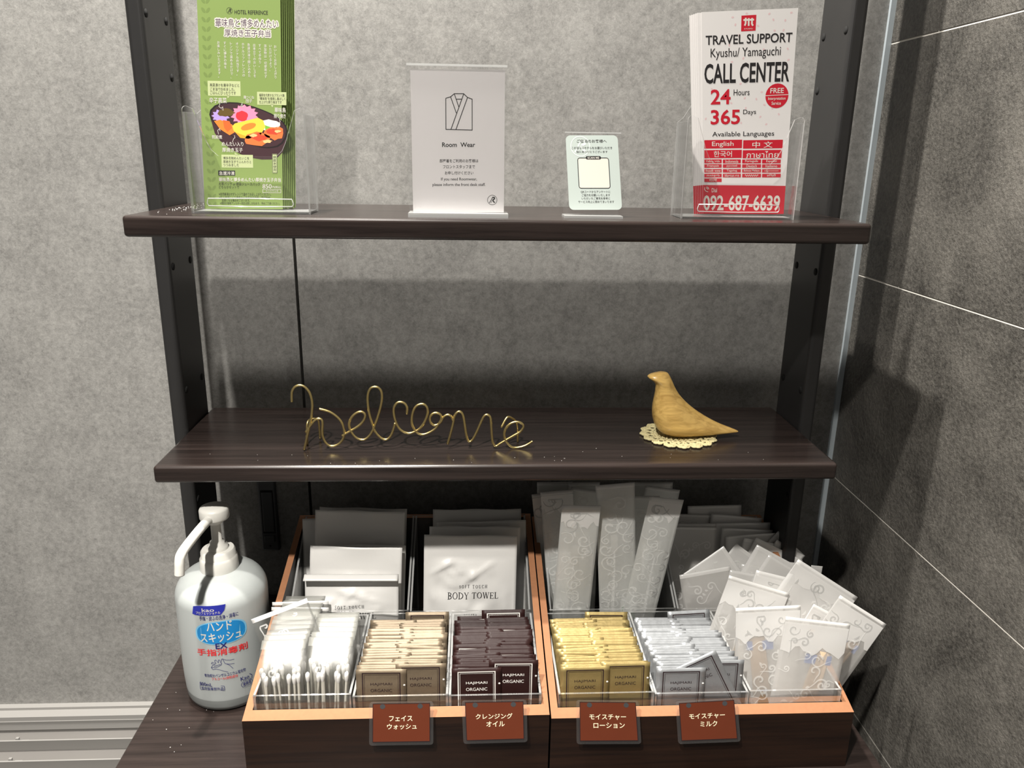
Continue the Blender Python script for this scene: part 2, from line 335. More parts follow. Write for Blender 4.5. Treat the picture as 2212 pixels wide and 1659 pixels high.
# ---- printed matter and shapes: positions as fractions of each sheet, or metres
GREEN = [
  ('HOTEL REFERENCE', 0.646, 0.9475, 0.4006, 0.0179, 'ink', 0.3),
  ('華味鳥と博多めんたい', 0.5893, 0.8976, 0.7548, 0.0384, 'wine', 0, 'halo'),
  ('厚焼き玉子弁当', 0.5953, 0.8528, 0.5546, 0.032, 'wine', 0, 'halo'),
  ('高菜漬けを唐辛子などと', 0.2995, 0.6095, 0.3594, 0.0154, 'ink', 0),
  ('ごま油で炒めました。', 0.2733, 0.5903, 0.3035, 0.0154, 'ink', 0),
  ('ごはんにぴったりです', 0.2788, 0.5727, 0.3171, 0.016, 'ink', 0),
  ('福岡を代表するブランド鶏', 0.8787, 0.5653, 0.3122, 0.0141, 'ink', 0),
  ('“華味鳥”を使用し香ばしく', 0.884, 0.5487, 0.3242, 0.0141, 'ink', 0),
  ('仕上げた照り焼きです', 0.861, 0.532, 0.2796, 0.0141, 'ink', 0),
  ('辛子高菜', 0.2139, 0.5365, 0.2163, 0.0269, 'white', 0.25),
  ('鶏つくね', 0.5949, 0.5535, 0.128, 0.016, 'white', 0.25),
  ('団子', 0.5966, 0.5359, 0.0765, 0.0166, 'white', 0.25),
  ('華味鳥', 0.9808, 0.4949, 0.1385, 0.0243, 'white', 0.3),
  ('照り焼き', 0.9759, 0.4655, 0.1471, 0.0218, 'white', 0.3),
  ('筑前煮', 0.1866, 0.3598, 0.1296, 0.0192, 'white', 0.3),
  ('めんたい入り', 0.3788, 0.3262, 0.2698, 0.0224, 'white', 0.3),
  ('厚焼き玉子', 0.3753, 0.2974, 0.2568, 0.0224, 'white', 0.3),
  ('博多名物めんたいこを', 0.4193, 0.2568, 0.3269, 0.0141, 'ink', 0),
  ('厚焼き玉子でふんわりと', 0.4309, 0.2388, 0.3527, 0.0141, 'ink', 0),
  ('つつみました', 0.3518, 0.2222, 0.1969, 0.0141, 'ink', 0),
  ('急速冷凍', 0.2964, 0.1812, 0.194, 0.0192, 'white', 0.25),
  ('華味鳥と博多めんたい厚焼き玉子弁当', 0.5859, 0.1495, 0.7846, 0.0211, 'white', 0.3),
  ('お茶パック or 野菜ジュースパック', 0.4524, 0.1274, 0.521, 0.0166, 'ink', 0),
  ('どちらかセットで', 0.3189, 0.1108, 0.2565, 0.0141, 'ink', 0),
  ('850', 0.8022, 0.1166, 0.1179, 0.023, 'white', 0.5),
  ('円(税込)', 0.9225, 0.1121, 0.1094, 0.0141, 'white', 0.3),
  ('テイクアウト可', 0.8638, 0.0922, 0.1575, 0.0102, 'white', 0.2),
  ('※自然解凍はせずレンジで温めてお召し上がりください。', 0.5187, 0.0756, 0.6616, 0.0154, 'ink', 0),
  ('※仕入状況により予告なくお弁当の内容・原材料が', 0.5126, 0.0583, 0.652, 0.0141, 'ink', 0),
  ('変更となる場合がございます。', 0.4019, 0.0436, 0.3572, 0.0128, 'ink', 0),
  ('※個別の食物アレルギー対応は致しかねます。予めご了承ください。', 0.5797, 0.0289, 0.7633, 0.0141, 'ink', 0),
  ('おいしくお召し上がり', 0.9295, 0.7218, 0.0329, 0.1568, 'white', 0.15, 'vert'),
  ('いただけるよう、', 0.8708, 0.74, 0.0329, 0.1229, 'white', 0.15, 'vert'),
  ('添加物は一切使用せず', 0.8079, 0.7242, 0.0329, 0.1568, 'white', 0.15, 'vert'),
  ('すべて手作り。', 0.7415, 0.7503, 0.0328, 0.1072, 'white', 0.15, 'vert'),
  ('出来立てのおいしさを', 0.6748, 0.7268, 0.0329, 0.1568, 'white', 0.15, 'vert'),
  ('急速冷凍で閉じ込めた', 0.6074, 0.7281, 0.0329, 0.1568, 'white', 0.15, 'vert'),
  ('ホテルリファレンスの', 0.5384, 0.7295, 0.0329, 0.1568, 'white', 0.15, 'vert'),
  ('オリジナル弁当です。', 0.4663, 0.7321, 0.0329, 0.1543, 'white', 0.15, 'vert'),
  ('レンジで温めるだけで、', 0.3919, 0.7257, 0.0329, 0.17, 'white', 0.15, 'vert'),
  ('すぐに博多の味を', 0.3178, 0.7495, 0.0328, 0.1255, 'white', 0.15, 'vert'),
  ('お楽しみいただけます。', 0.2409, 0.7287, 0.0329, 0.17, 'white', 0.15, 'vert'),
  ('#logo', 0.386, 0.9526, 0.0713, 0.0282, 'ink', 0),
  ('#bubble', 0.2943, 0.5935, 0.4012, 0.0704, 'palegreen', 0),
  ('#bubble', 0.8774, 0.5496, 0.3608, 0.0621, 'palegreen', 0),
  ('#bubble', 0.4319, 0.2414, 0.3951, 0.064, 'palegreen', 0),
  ('#box', 0.2947, 0.1819, 0.2145, 0.0256, 'ink', 0),
  ('#frame', 0.8612, 0.0925, 0.2311, 0.016, 'white', 0),
  ('#bento', 0.581, 0.3902, 0.9741, 0.2785, '', 0),
  ('#vframe', 0.9039, 0.2318, 0.1018, 0.096, 'white', 0),
  ('県産米使用', 0.9039, 0.2311, 0.0441, 0.0781, 'ink', 0, 'vert'),
]

TRAVEL = [
  ('TRAVEL SUPPORT', 0.5003, 0.867, 0.9158, 0.0446, 'ink', 0.55),
  ('Kyushu/ Yamaguchi', 0.4699, 0.7997, 0.7505, 0.0557, 'ink', 0.1),
  ('CALL CENTER', 0.4909, 0.7071, 0.9281, 0.0963, 'ink', 0.75),
  ('24', 0.2056, 0.594, 0.2208, 0.0738, 'red', 0.7),
  ('Hours', 0.437, 0.6134, 0.1762, 0.0295, 'ink', 0.15),
  ('365', 0.2614, 0.4943, 0.3324, 0.0744, 'red', 0.7),
  ('Days', 0.5331, 0.5142, 0.1448, 0.0295, 'ink', 0.15),
  ('FREE', 0.8296, 0.6176, 0.1497, 0.0247, 'white', 0.5),
  ('Interpretation', 0.8316, 0.578, 0.1951, 0.0182, 'white', 0.3),
  ('Service', 0.8283, 0.5569, 0.1038, 0.0163, 'white', 0.3),
  ('Available Languages', 0.4692, 0.406, 0.7116, 0.0308, 'ink', 0.2),
  ('English', 0.2356, 0.3573, 0.2499, 0.0303, 'white', 0.2),
  ('中 文', 0.6958, 0.3539, 0.2348, 0.0313, 'white', 0.2),
  ('한국어', 0.2369, 0.3088, 0.2118, 0.031, 'white', 0.2),
  ('ภาษาไทย', 0.6995, 0.3044, 0.3792, 0.0339, 'white', 0.2),
  ('#cell', 0.2402, 0.3589, 0.4368, 0.0428, 'red', 0),
  ('#cell', 0.7009, 0.3562, 0.4602, 0.0424, 'red', 0),
  ('#cell', 0.24, 0.3088, 0.4375, 0.0415, 'red', 0),
  ('#cell', 0.6985, 0.3067, 0.458, 0.0411, 'red', 0),
  ('#cell', 0.1227, 0.2721, 0.2038, 0.0198, 'red', 0),
  ('Tiếng Việt', 0.1227, 0.2721, 0.1665, 0.0145, 'white', 0.1),
  ('#cell', 0.3444, 0.2712, 0.2117, 0.0197, 'red', 0),
  ('Indonesia', 0.3444, 0.2712, 0.1517, 0.0145, 'white', 0.1),
  ('#cell', 0.5771, 0.2703, 0.2226, 0.0196, 'red', 0),
  ('Português', 0.5771, 0.2703, 0.1518, 0.0144, 'white', 0.1),
  ('#cell', 0.8115, 0.2694, 0.2211, 0.0195, 'red', 0),
  ('Español', 0.8115, 0.2694, 0.1223, 0.0143, 'white', 0.1),
  ('#cell', 0.1228, 0.2483, 0.2047, 0.0185, 'red', 0),
  ('Français', 0.1228, 0.2483, 0.1375, 0.0132, 'white', 0.1),
  ('#cell', 0.3455, 0.2476, 0.2126, 0.0184, 'red', 0),
  ('русский', 0.3455, 0.2476, 0.1227, 0.0131, 'white', 0.1),
  ('#cell', 0.5792, 0.2468, 0.2236, 0.0183, 'red', 0),
  ('Deutsch', 0.5792, 0.2468, 0.1227, 0.0131, 'white', 0.1),
  ('#cell', 0.8145, 0.246, 0.2221, 0.0182, 'red', 0),
  ('Italiano', 0.8145, 0.246, 0.1376, 0.013, 'white', 0.1),
  ('#cell', 0.123, 0.2235, 0.2056, 0.0178, 'red', 0),
  ('नेपाली भाषा', 0.123, 0.2235, 0.1828, 0.0125, 'white', 0.1),
  ('#cell', 0.3466, 0.2229, 0.2135, 0.0177, 'red', 0),
  ('Tagalog', 0.3466, 0.2229, 0.1232, 0.0125, 'white', 0.1),
  ('#cell', 0.5813, 0.2223, 0.2245, 0.0176, 'red', 0),
  ('Bahasa Melayu', 0.5813, 0.2223, 0.1853, 0.0124, 'white', 0.1),
  ('#cell', 0.8177, 0.2216, 0.223, 0.0176, 'red', 0),
  ('မြန်မာဘာသာ', 0.8177, 0.2216, 0.168, 0.0124, 'white', 0.1),
  ('#cell', 0.1231, 0.1991, 0.2065, 0.0191, 'red', 0),
  ('ភាសាខ្មែរ', 0.1231, 0.1991, 0.1537, 0.0139, 'white', 0.1),
  ('#cell', 0.3477, 0.1986, 0.2144, 0.0191, 'red', 0),
  ('Монгол хэл', 0.3477, 0.1986, 0.1687, 0.0138, 'white', 0.1),
  ('#cell', 0.5835, 0.1981, 0.2255, 0.019, 'red', 0),
  ('~', 0.5835, 0.1981, 0.1577, 0.0137, 'white', 0.1),
  ('#cell', 0.8208, 0.1976, 0.224, 0.0189, 'red', 0),
  ('हिन्दी', 0.8208, 0.1976, 0.1088, 0.0137, 'white', 0.1),
  ('#cell', 0.1232, 0.1747, 0.2074, 0.0191, 'red', 0),
  ('বাংলা', 0.1232, 0.1747, 0.0942, 0.0139, 'white', 0.1),
  ('#band', 0.4503, 0.0758, 1.0961, 0.154, 'red', 0),
  ('Dial', 0.1403, 0.1225, 0.0639, 0.0218, 'white', 0.25),
  ('092-687-6639', 0.4758, 0.0562, 0.9383, 0.0819, 'white', 0.7),
  ('#phone', 0.0477, 0.1285, 0.0639, 0.0298, 'white', 0),
  ('#kyushu', 0.49, 0.9402, 0.156, 0.0754, 'red', 0),
  ('KYUSHU', 0.491, 0.914, 0.0881, 0.0059, 'white', 0.2),
  ('#free', 0.8313, 0.5923, 0.2565, 0.1132, 'red', 0),
]

PETALS = [(0.323, 0.97), (0.353, 0.935), (0.59, 0.926), (0.703, 0.979), (0.748, 0.951), (0.931, 0.98), (0.873, 0.946), (0.767, 0.901), (0.861, 0.901), (0.918, 0.814), (0.933, 0.762), (0.293, 0.84), (0.324, 0.761), (0.445, 0.776), (0.536, 0.702), (0.474, 0.585), (0.604, 0.579), (0.66, 0.612), (0.489, 0.536), (0.325, 0.562), (0.657, 0.492), (0.865, 0.503), (0.728, 0.455), (0.787, 0.533), (0.696, 0.55), (0.04, 0.487), (0.11, 0.632), (0.423, 0.655), (0.441, 0.464), (0.468, 0.985), (0.397, 0.885), (0.663, 0.815)]

ROOMWEAR = [
  ('Room  Wear', 0.5044, 0.4868, 0.3576, 0.0322, 'ink', 0.6),
  ('部屋着をご利用のお客様は', 0.5074, 0.3735, 0.4195, 0.0249, 'ink', 0.35),
  ('フロントスタッフまで', 0.5076, 0.3315, 0.3465, 0.0256, 'ink', 0.35),
  ('お申し付けください', 0.5083, 0.2876, 0.3108, 0.0256, 'ink', 0.35),
  ('If you need Roomwear,', 0.5062, 0.2409, 0.3924, 0.027, 'ink', 0.3),
  ('please inform the front desk staff.', 0.5058, 0.201, 0.5783, 0.0278, 'ink', 0.3),
  ('#logo', 0.8712, 0.0916, 0.1034, 0.0658, 'ink', 0),
  ('#kimono', 0.5092, 0.7134, 0.2881, 0.2515, 'ink', 0),
]

SURVEY = [
  ('ご宿泊のお客様へ', 0.4957, 0.9239, 0.5717, 0.0451, 'ink', 0.3),
  ('この度は当ホテルをお選びいただき', 0.4905, 0.8331, 0.7792, 0.0352, 'ink', 0.2),
  ('誠にありがとうございます', 0.4906, 0.7824, 0.5932, 0.0324, 'ink', 0.2),
  ('SCAN ME', 0.509, 0.7014, 0.2236, 0.0282, 'white', 0.4),
  ('QRコードからアンケートに', 0.5148, 0.243, 0.5614, 0.0352, 'ink', 0.2),
  ('ご協力をお願いいたします', 0.5183, 0.1993, 0.5374, 0.0352, 'ink', 0.2),
  ('いただいたご意見を参考に', 0.5138, 0.1549, 0.5413, 0.0338, 'ink', 0.2),
  ('サービス向上に努めてまいります', 0.5171, 0.1092, 0.6804, 0.0352, 'ink', 0.2),
  ('#pill', 0.51, 0.7021, 0.2935, 0.0465, 'ink', 0),
  ('#qframe', 0.5032, 0.4958, 0.5942, 0.4085, 'ink', 0),
  ('#mark', 0.2519, 0.8549, 0.3797, 0.2676, 'white', 0),
]

BOTTLE = [
  ('kao', 0.0074, 0.1829, 0.0129, 0.0042, 'white', 0.3),
  ('プロフェッショナル', -0.0018, 0.1791, 0.0257, 0.0034, 'white', 0.3),
  ('手指・皮ふの洗浄・消毒に', 0.2119, 0.1728, 0.0404, 0.0054, 'navy', 0.3),
  ('ハンド', 0.2048, 0.162, 0.0263, 0.0111, 'white', 0.6),
  ('スキッシュ', 0.2167, 0.1486, 0.0434, 0.0115, 'white', 0.6),
  ('EX', 0.2124, 0.138, 0.0123, 0.0069, 'navy', 0.5),
  ('手指消毒剤', 0.2108, 0.1303, 0.0543, 0.0087, 'redprint', 0.5),
  ('有効成分:ベンザルコニウム塩化物', 0.2178, 0.101, 0.044, 0.0044, 'navy', 0.2),
  ('アルコール(溶剤)配合', 0.2125, 0.0964, 0.0273, 0.0041, 'redprint', 0.2),
  ('800mL', -0.2244, 0.0891, 0.0145, 0.0044, 'navy', 0.1),
  ('指定医薬部外品', -0.0891, 0.0838, 0.0248, 0.004, 'navy', 0.2),
  ('Kao', 0.6297, 0.0906, 0.0095, 0.0048, 'navy', 0.1),
  ('業務用', 0.6635, 0.0829, 0.0088, 0.0049, 'navy', 0.2),
  ('#kaobox', 0.0128, 0.1819, 0.0366, 0.0119, 'blue', 0),
  ('#cloud', 0.2269, 0.1532, 0.0547, 0.0312, 'sky', 0),
  ('#hands', 0.1921, 0.1129, 0.0253, 0.0185, 'navy', 0),
  ('#bframe', -0.0959, 0.0839, 0.0275, 0.006, 'navy', 0),
  ('#oval', 0.665, 0.0828, 0.0126, 0.0074, 'navy', 0),
  ('#moon', 0.7593, 0.0889, 0.0047, 0.0088, 'navy', 0),
]

TOWELS = [('L', -0.1553, -0.066, 0.2204, 0.081, -2.7), ('L', -0.2112, -0.076, 0.2107, 0.0779, -0.2), ('L', -0.1683, -0.092, 0.2291, 0.114, -3.4), ('L', -0.1646, -0.112, 0.1949, 0.1058, -5.1), ('L', -0.171, -0.126, 0.1977, 0.1197, -2.7), ('L', -0.1748, -0.146, 0.1738, 0.1196, -0.7), ('R', -0.0257, -0.07, 0.2175, 0.1136, 0.0), ('R', -0.0168, -0.085, 0.2082, 0.1119, 1.4), ('R', -0.0285, -0.1, 0.2086, 0.114, -1.4), ('R', -0.0337, -0.125, 0.2092, 0.1114, -1.4)]

TOOTH = [(0.0662, -0.075, 0.239, 0.0393, 8.7), (0.0741, -0.068, 0.2504, 0.0404, 0.5), (0.1117, -0.07, 0.2506, 0.0341, 0.1), (0.1142, -0.08, 0.2452, 0.0271, -10.9), (0.0742, -0.09, 0.2479, 0.0205, 22.4), (0.2001, -0.066, 0.2482, 0.0504, -0.4), (0.2127, -0.078, 0.2459, 0.0394, -10.4), (0.1855, -0.09, 0.24, 0.0275, -0.4), (0.144, -0.11, 0.266, 0.04, -0.4), (0.2073, -0.12, 0.2507, 0.0359, -6.2), (0.0997, -0.135, 0.249, 0.0399, -1.1)]

BRUSH = [(0.2879, -0.062, 0.2129, 0.0708, 1.0), (0.2573, -0.067, 0.2029, 0.0379, -2.4), (0.3154, -0.072, 0.2024, 0.0681, -5.7), (0.3255, -0.08, 0.1963, 0.0865, 0.5), (0.2571, -0.084, 0.1981, 0.0453, -0.5), (0.331, -0.09, 0.1924, 0.0994, -3.2), (0.2552, -0.095, 0.1987, 0.0474, -1.6), (0.3262, -0.102, 0.1905, 0.068, 3.6), (0.3774, -0.108, 0.1806, 0.0462, -41.8), (0.3369, -0.114, 0.187, 0.0505, -11.8), (0.357, -0.12, 0.1797, 0.0687, -26.6), (0.4062, -0.125, 0.1578, 0.0149, -6.6), (0.3171, -0.131, 0.178, 0.0378, -36.9), (0.3537, -0.137, 0.1718, 0.0466, -7.5), (0.4138, -0.143, 0.1505, 0.0942, -32.7), (0.3355, -0.15, 0.1707, 0.0748, -7.5), (0.2876, -0.155, 0.1817, 0.0444, -54.2), (0.2492, -0.162, 0.1743, 0.0629, 9.9), (0.3332, -0.205, 0.1889, 0.0772, -14.3), (0.2923, -0.225, 0.1927, 0.0739, -17.4), (0.3614, -0.238, 0.1693, 0.021, -28.1), (0.4002, -0.255, 0.1774, 0.0647, -32.3), (0.2791, -0.285, 0.2023, 0.0698, 2.0), (0.3249, -0.305, 0.1982, 0.0694, -7.7), (0.3482, -0.18, 0.1868, 0.0672, -31.4), (0.3731, -0.116, 0.179, 0.043, -30.1), (0.3009, -0.172, 0.1758, 0.0488, -11.0), (0.3439, -0.168, 0.1915, 0.0797, -28.6)]

SWABTOP = [(-0.2262, -0.2, 0.1655, 0.0631, 0.9), (-0.2246, -0.21, 0.1642, 0.0632, -1.3), (-0.1714, -0.235, 0.1667, 0.0336, 0.7), (-0.2338, -0.262, 0.1957, 0.0616, 20.6)]

WIRES = [[(-0.2243, -0.1889, 0.3967), (-0.224, -0.1889, 0.4028), (-0.2233, -0.1889, 0.4084), (-0.2203, -0.1888, 0.4132), (-0.2156, -0.1887, 0.4153), (-0.2105, -0.1886, 0.4139), (-0.2062, -0.1885, 0.409), (-0.2039, -0.1884, 0.4027), (-0.203, -0.1884, 0.3942), (-0.204, -0.1884, 0.3843), (-0.2058, -0.1885, 0.3757), (-0.2087, -0.1885, 0.3643), (-0.2117, -0.1886, 0.3527), (-0.2147, -0.1886, 0.3418)], [(-0.2119, -0.1886, 0.3621), (-0.2062, -0.1885, 0.37), (-0.2021, -0.1884, 0.375), (-0.198, -0.1883, 0.3778), (-0.1941, -0.1882, 0.3763), (-0.1933, -0.1882, 0.3713), (-0.1941, -0.1882, 0.3641), (-0.1938, -0.1882, 0.3569), (-0.1914, -0.1881, 0.3503), (-0.1876, -0.188, 0.3466), (-0.1829, -0.1879, 0.3461), (-0.1774, -0.1878, 0.3483), (-0.1731, -0.1878, 0.353), (-0.1708, -0.1877, 0.3596), (-0.1712, -0.1877, 0.3668), (-0.1735, -0.1878, 0.374), (-0.1779, -0.1879, 0.3798), (-0.1843, -0.188, 0.3848), (-0.1908, -0.1882, 0.3874), (-0.1961, -0.1883, 0.3888)], [(-0.1733, -0.1878, 0.3574), (-0.1667, -0.1876, 0.3617), (-0.1584, -0.1875, 0.3667), (-0.1515, -0.1873, 0.3724), (-0.1479, -0.1873, 0.3788), (-0.1484, -0.1873, 0.3831), (-0.1523, -0.1874, 0.3853), (-0.1577, -0.1875, 0.3832), (-0.1626, -0.1876, 0.3782), (-0.1652, -0.1876, 0.3711), (-0.1639, -0.1876, 0.3638), (-0.1601, -0.1875, 0.3573), (-0.1549, -0.1874, 0.3536), (-0.1488, -0.1873, 0.3535), (-0.1432, -0.1871, 0.3585), (-0.1389, -0.1871, 0.3665), (-0.1345, -0.187, 0.378), (-0.1307, -0.1869, 0.3908), (-0.129, -0.1869, 0.4007), (-0.1295, -0.1869, 0.4078), (-0.1327, -0.187, 0.4123), (-0.1373, -0.1871, 0.413), (-0.1413, -0.1871, 0.4107), (-0.1439, -0.1872, 0.4037), (-0.1442, -0.1872, 0.3938), (-0.143, -0.1872, 0.3823), (-0.1407, -0.1871, 0.3723), (-0.1377, -0.187, 0.3628), (-0.1338, -0.187, 0.357), (-0.1292, -0.1869, 0.3536), (-0.1244, -0.1868, 0.3535), (-0.1202, -0.1867, 0.3583), (-0.1173, -0.1866, 0.3663), (-0.1158, -0.1866, 0.372)], [(-0.103, -0.1863, 0.382), (-0.1025, -0.1863, 0.3892), (-0.1051, -0.1864, 0.3942), (-0.1098, -0.1865, 0.3959), (-0.1138, -0.1866, 0.3942), (-0.1166, -0.1866, 0.3893), (-0.1168, -0.1866, 0.3821), (-0.1151, -0.1866, 0.3735), (-0.1119, -0.1865, 0.3662), (-0.1072, -0.1864, 0.3618), (-0.1011, -0.1863, 0.36), (-0.0957, -0.1862, 0.3614), (-0.0895, -0.1861, 0.3653), (-0.0839, -0.1859, 0.3732), (-0.0808, -0.1859, 0.3818), (-0.0807, -0.1859, 0.3883), (-0.0836, -0.1859, 0.3926), (-0.0876, -0.186, 0.3933), (-0.0924, -0.1861, 0.3912), (-0.0959, -0.1862, 0.3855), (-0.0977, -0.1862, 0.3776), (-0.0975, -0.1862, 0.3704), (-0.0949, -0.1862, 0.3639), (-0.0909, -0.1861, 0.3595), (-0.0855, -0.186, 0.3584), (-0.0787, -0.1858, 0.3608), (-0.0725, -0.1857, 0.3651), (-0.069, -0.1856, 0.3702), (-0.0662, -0.1856, 0.3752), (-0.0662, -0.1856, 0.3803), (-0.0695, -0.1856, 0.3829), (-0.0736, -0.1857, 0.3829), (-0.077, -0.1858, 0.3803), (-0.0782, -0.1858, 0.376), (-0.0771, -0.1858, 0.3717), (-0.0738, -0.1857, 0.369), (-0.0697, -0.1856, 0.3699), (-0.0662, -0.1856, 0.373), (-0.0635, -0.1855, 0.3781), (-0.0593, -0.1854, 0.3809), (-0.0553, -0.1854, 0.3794), (-0.0533, -0.1853, 0.3744)], [(-0.0593, -0.1854, 0.3469), (-0.0561, -0.1854, 0.3584), (-0.0533, -0.1853, 0.37), (-0.0512, -0.1853, 0.3801), (-0.0471, -0.1852, 0.3844), (-0.0437, -0.1851, 0.383), (-0.0416, -0.1851, 0.3772), (-0.0403, -0.1851, 0.3684), (-0.0389, -0.185, 0.3582), (-0.0369, -0.185, 0.3508), (-0.0341, -0.1849, 0.3496), (-0.0307, -0.1849, 0.3537), (-0.0266, -0.1848, 0.3625), (-0.0225, -0.1847, 0.3726), (-0.0191, -0.1846, 0.3791), (-0.0157, -0.1846, 0.3806), (-0.0126, -0.1845, 0.3776), (-0.0115, -0.1845, 0.3682), (-0.0107, -0.1845, 0.3564), (-0.0096, -0.1844, 0.3483), (-0.0064, -0.1844, 0.3438), (-0.0016, -0.1843, 0.3467), (0.0053, -0.1841, 0.3511), (0.0136, -0.184, 0.3562), (0.0204, -0.1838, 0.3605), (0.0238, -0.1838, 0.3656), (0.023, -0.1838, 0.3693), (0.0188, -0.1839, 0.3718), (0.0133, -0.184, 0.3716), (0.0078, -0.1841, 0.3687), (0.0038, -0.1842, 0.3629), (0.0029, -0.1842, 0.3563), (0.0053, -0.1841, 0.3489), (0.011, -0.184, 0.3429), (0.0173, -0.1839, 0.3418), (0.0249, -0.1838, 0.3435), (0.0305, -0.1836, 0.3464), (0.0346, -0.1836, 0.3493)]]

BIRD = [(0.0788, 0.1794, 0.1858), (0.0776, 0.1738, 0.1884), (0.0759, 0.1675, 0.1899), (0.0733, 0.1648, 0.1916), (0.0715, 0.1662, 0.1926), (0.07, 0.1686, 0.1934), (0.0682, 0.1716, 0.1943), (0.0652, 0.1748, 0.1957), (0.0608, 0.1756, 0.1979), (0.0534, 0.1753, 0.2024), (0.0459, 0.1742, 0.2091), (0.0384, 0.1732, 0.2177), (0.0309, 0.1732, 0.2281), (0.0233, 0.1742, 0.2408), (0.0172, 0.1761, 0.253), (0.0127, 0.1782, 0.2652), (0.0088, 0.1814, 0.2751), (0.0057, 0.186, 0.281), (0.0038, 0.1905, 0.2469), (0.0025, 0.1957, 0.214)]

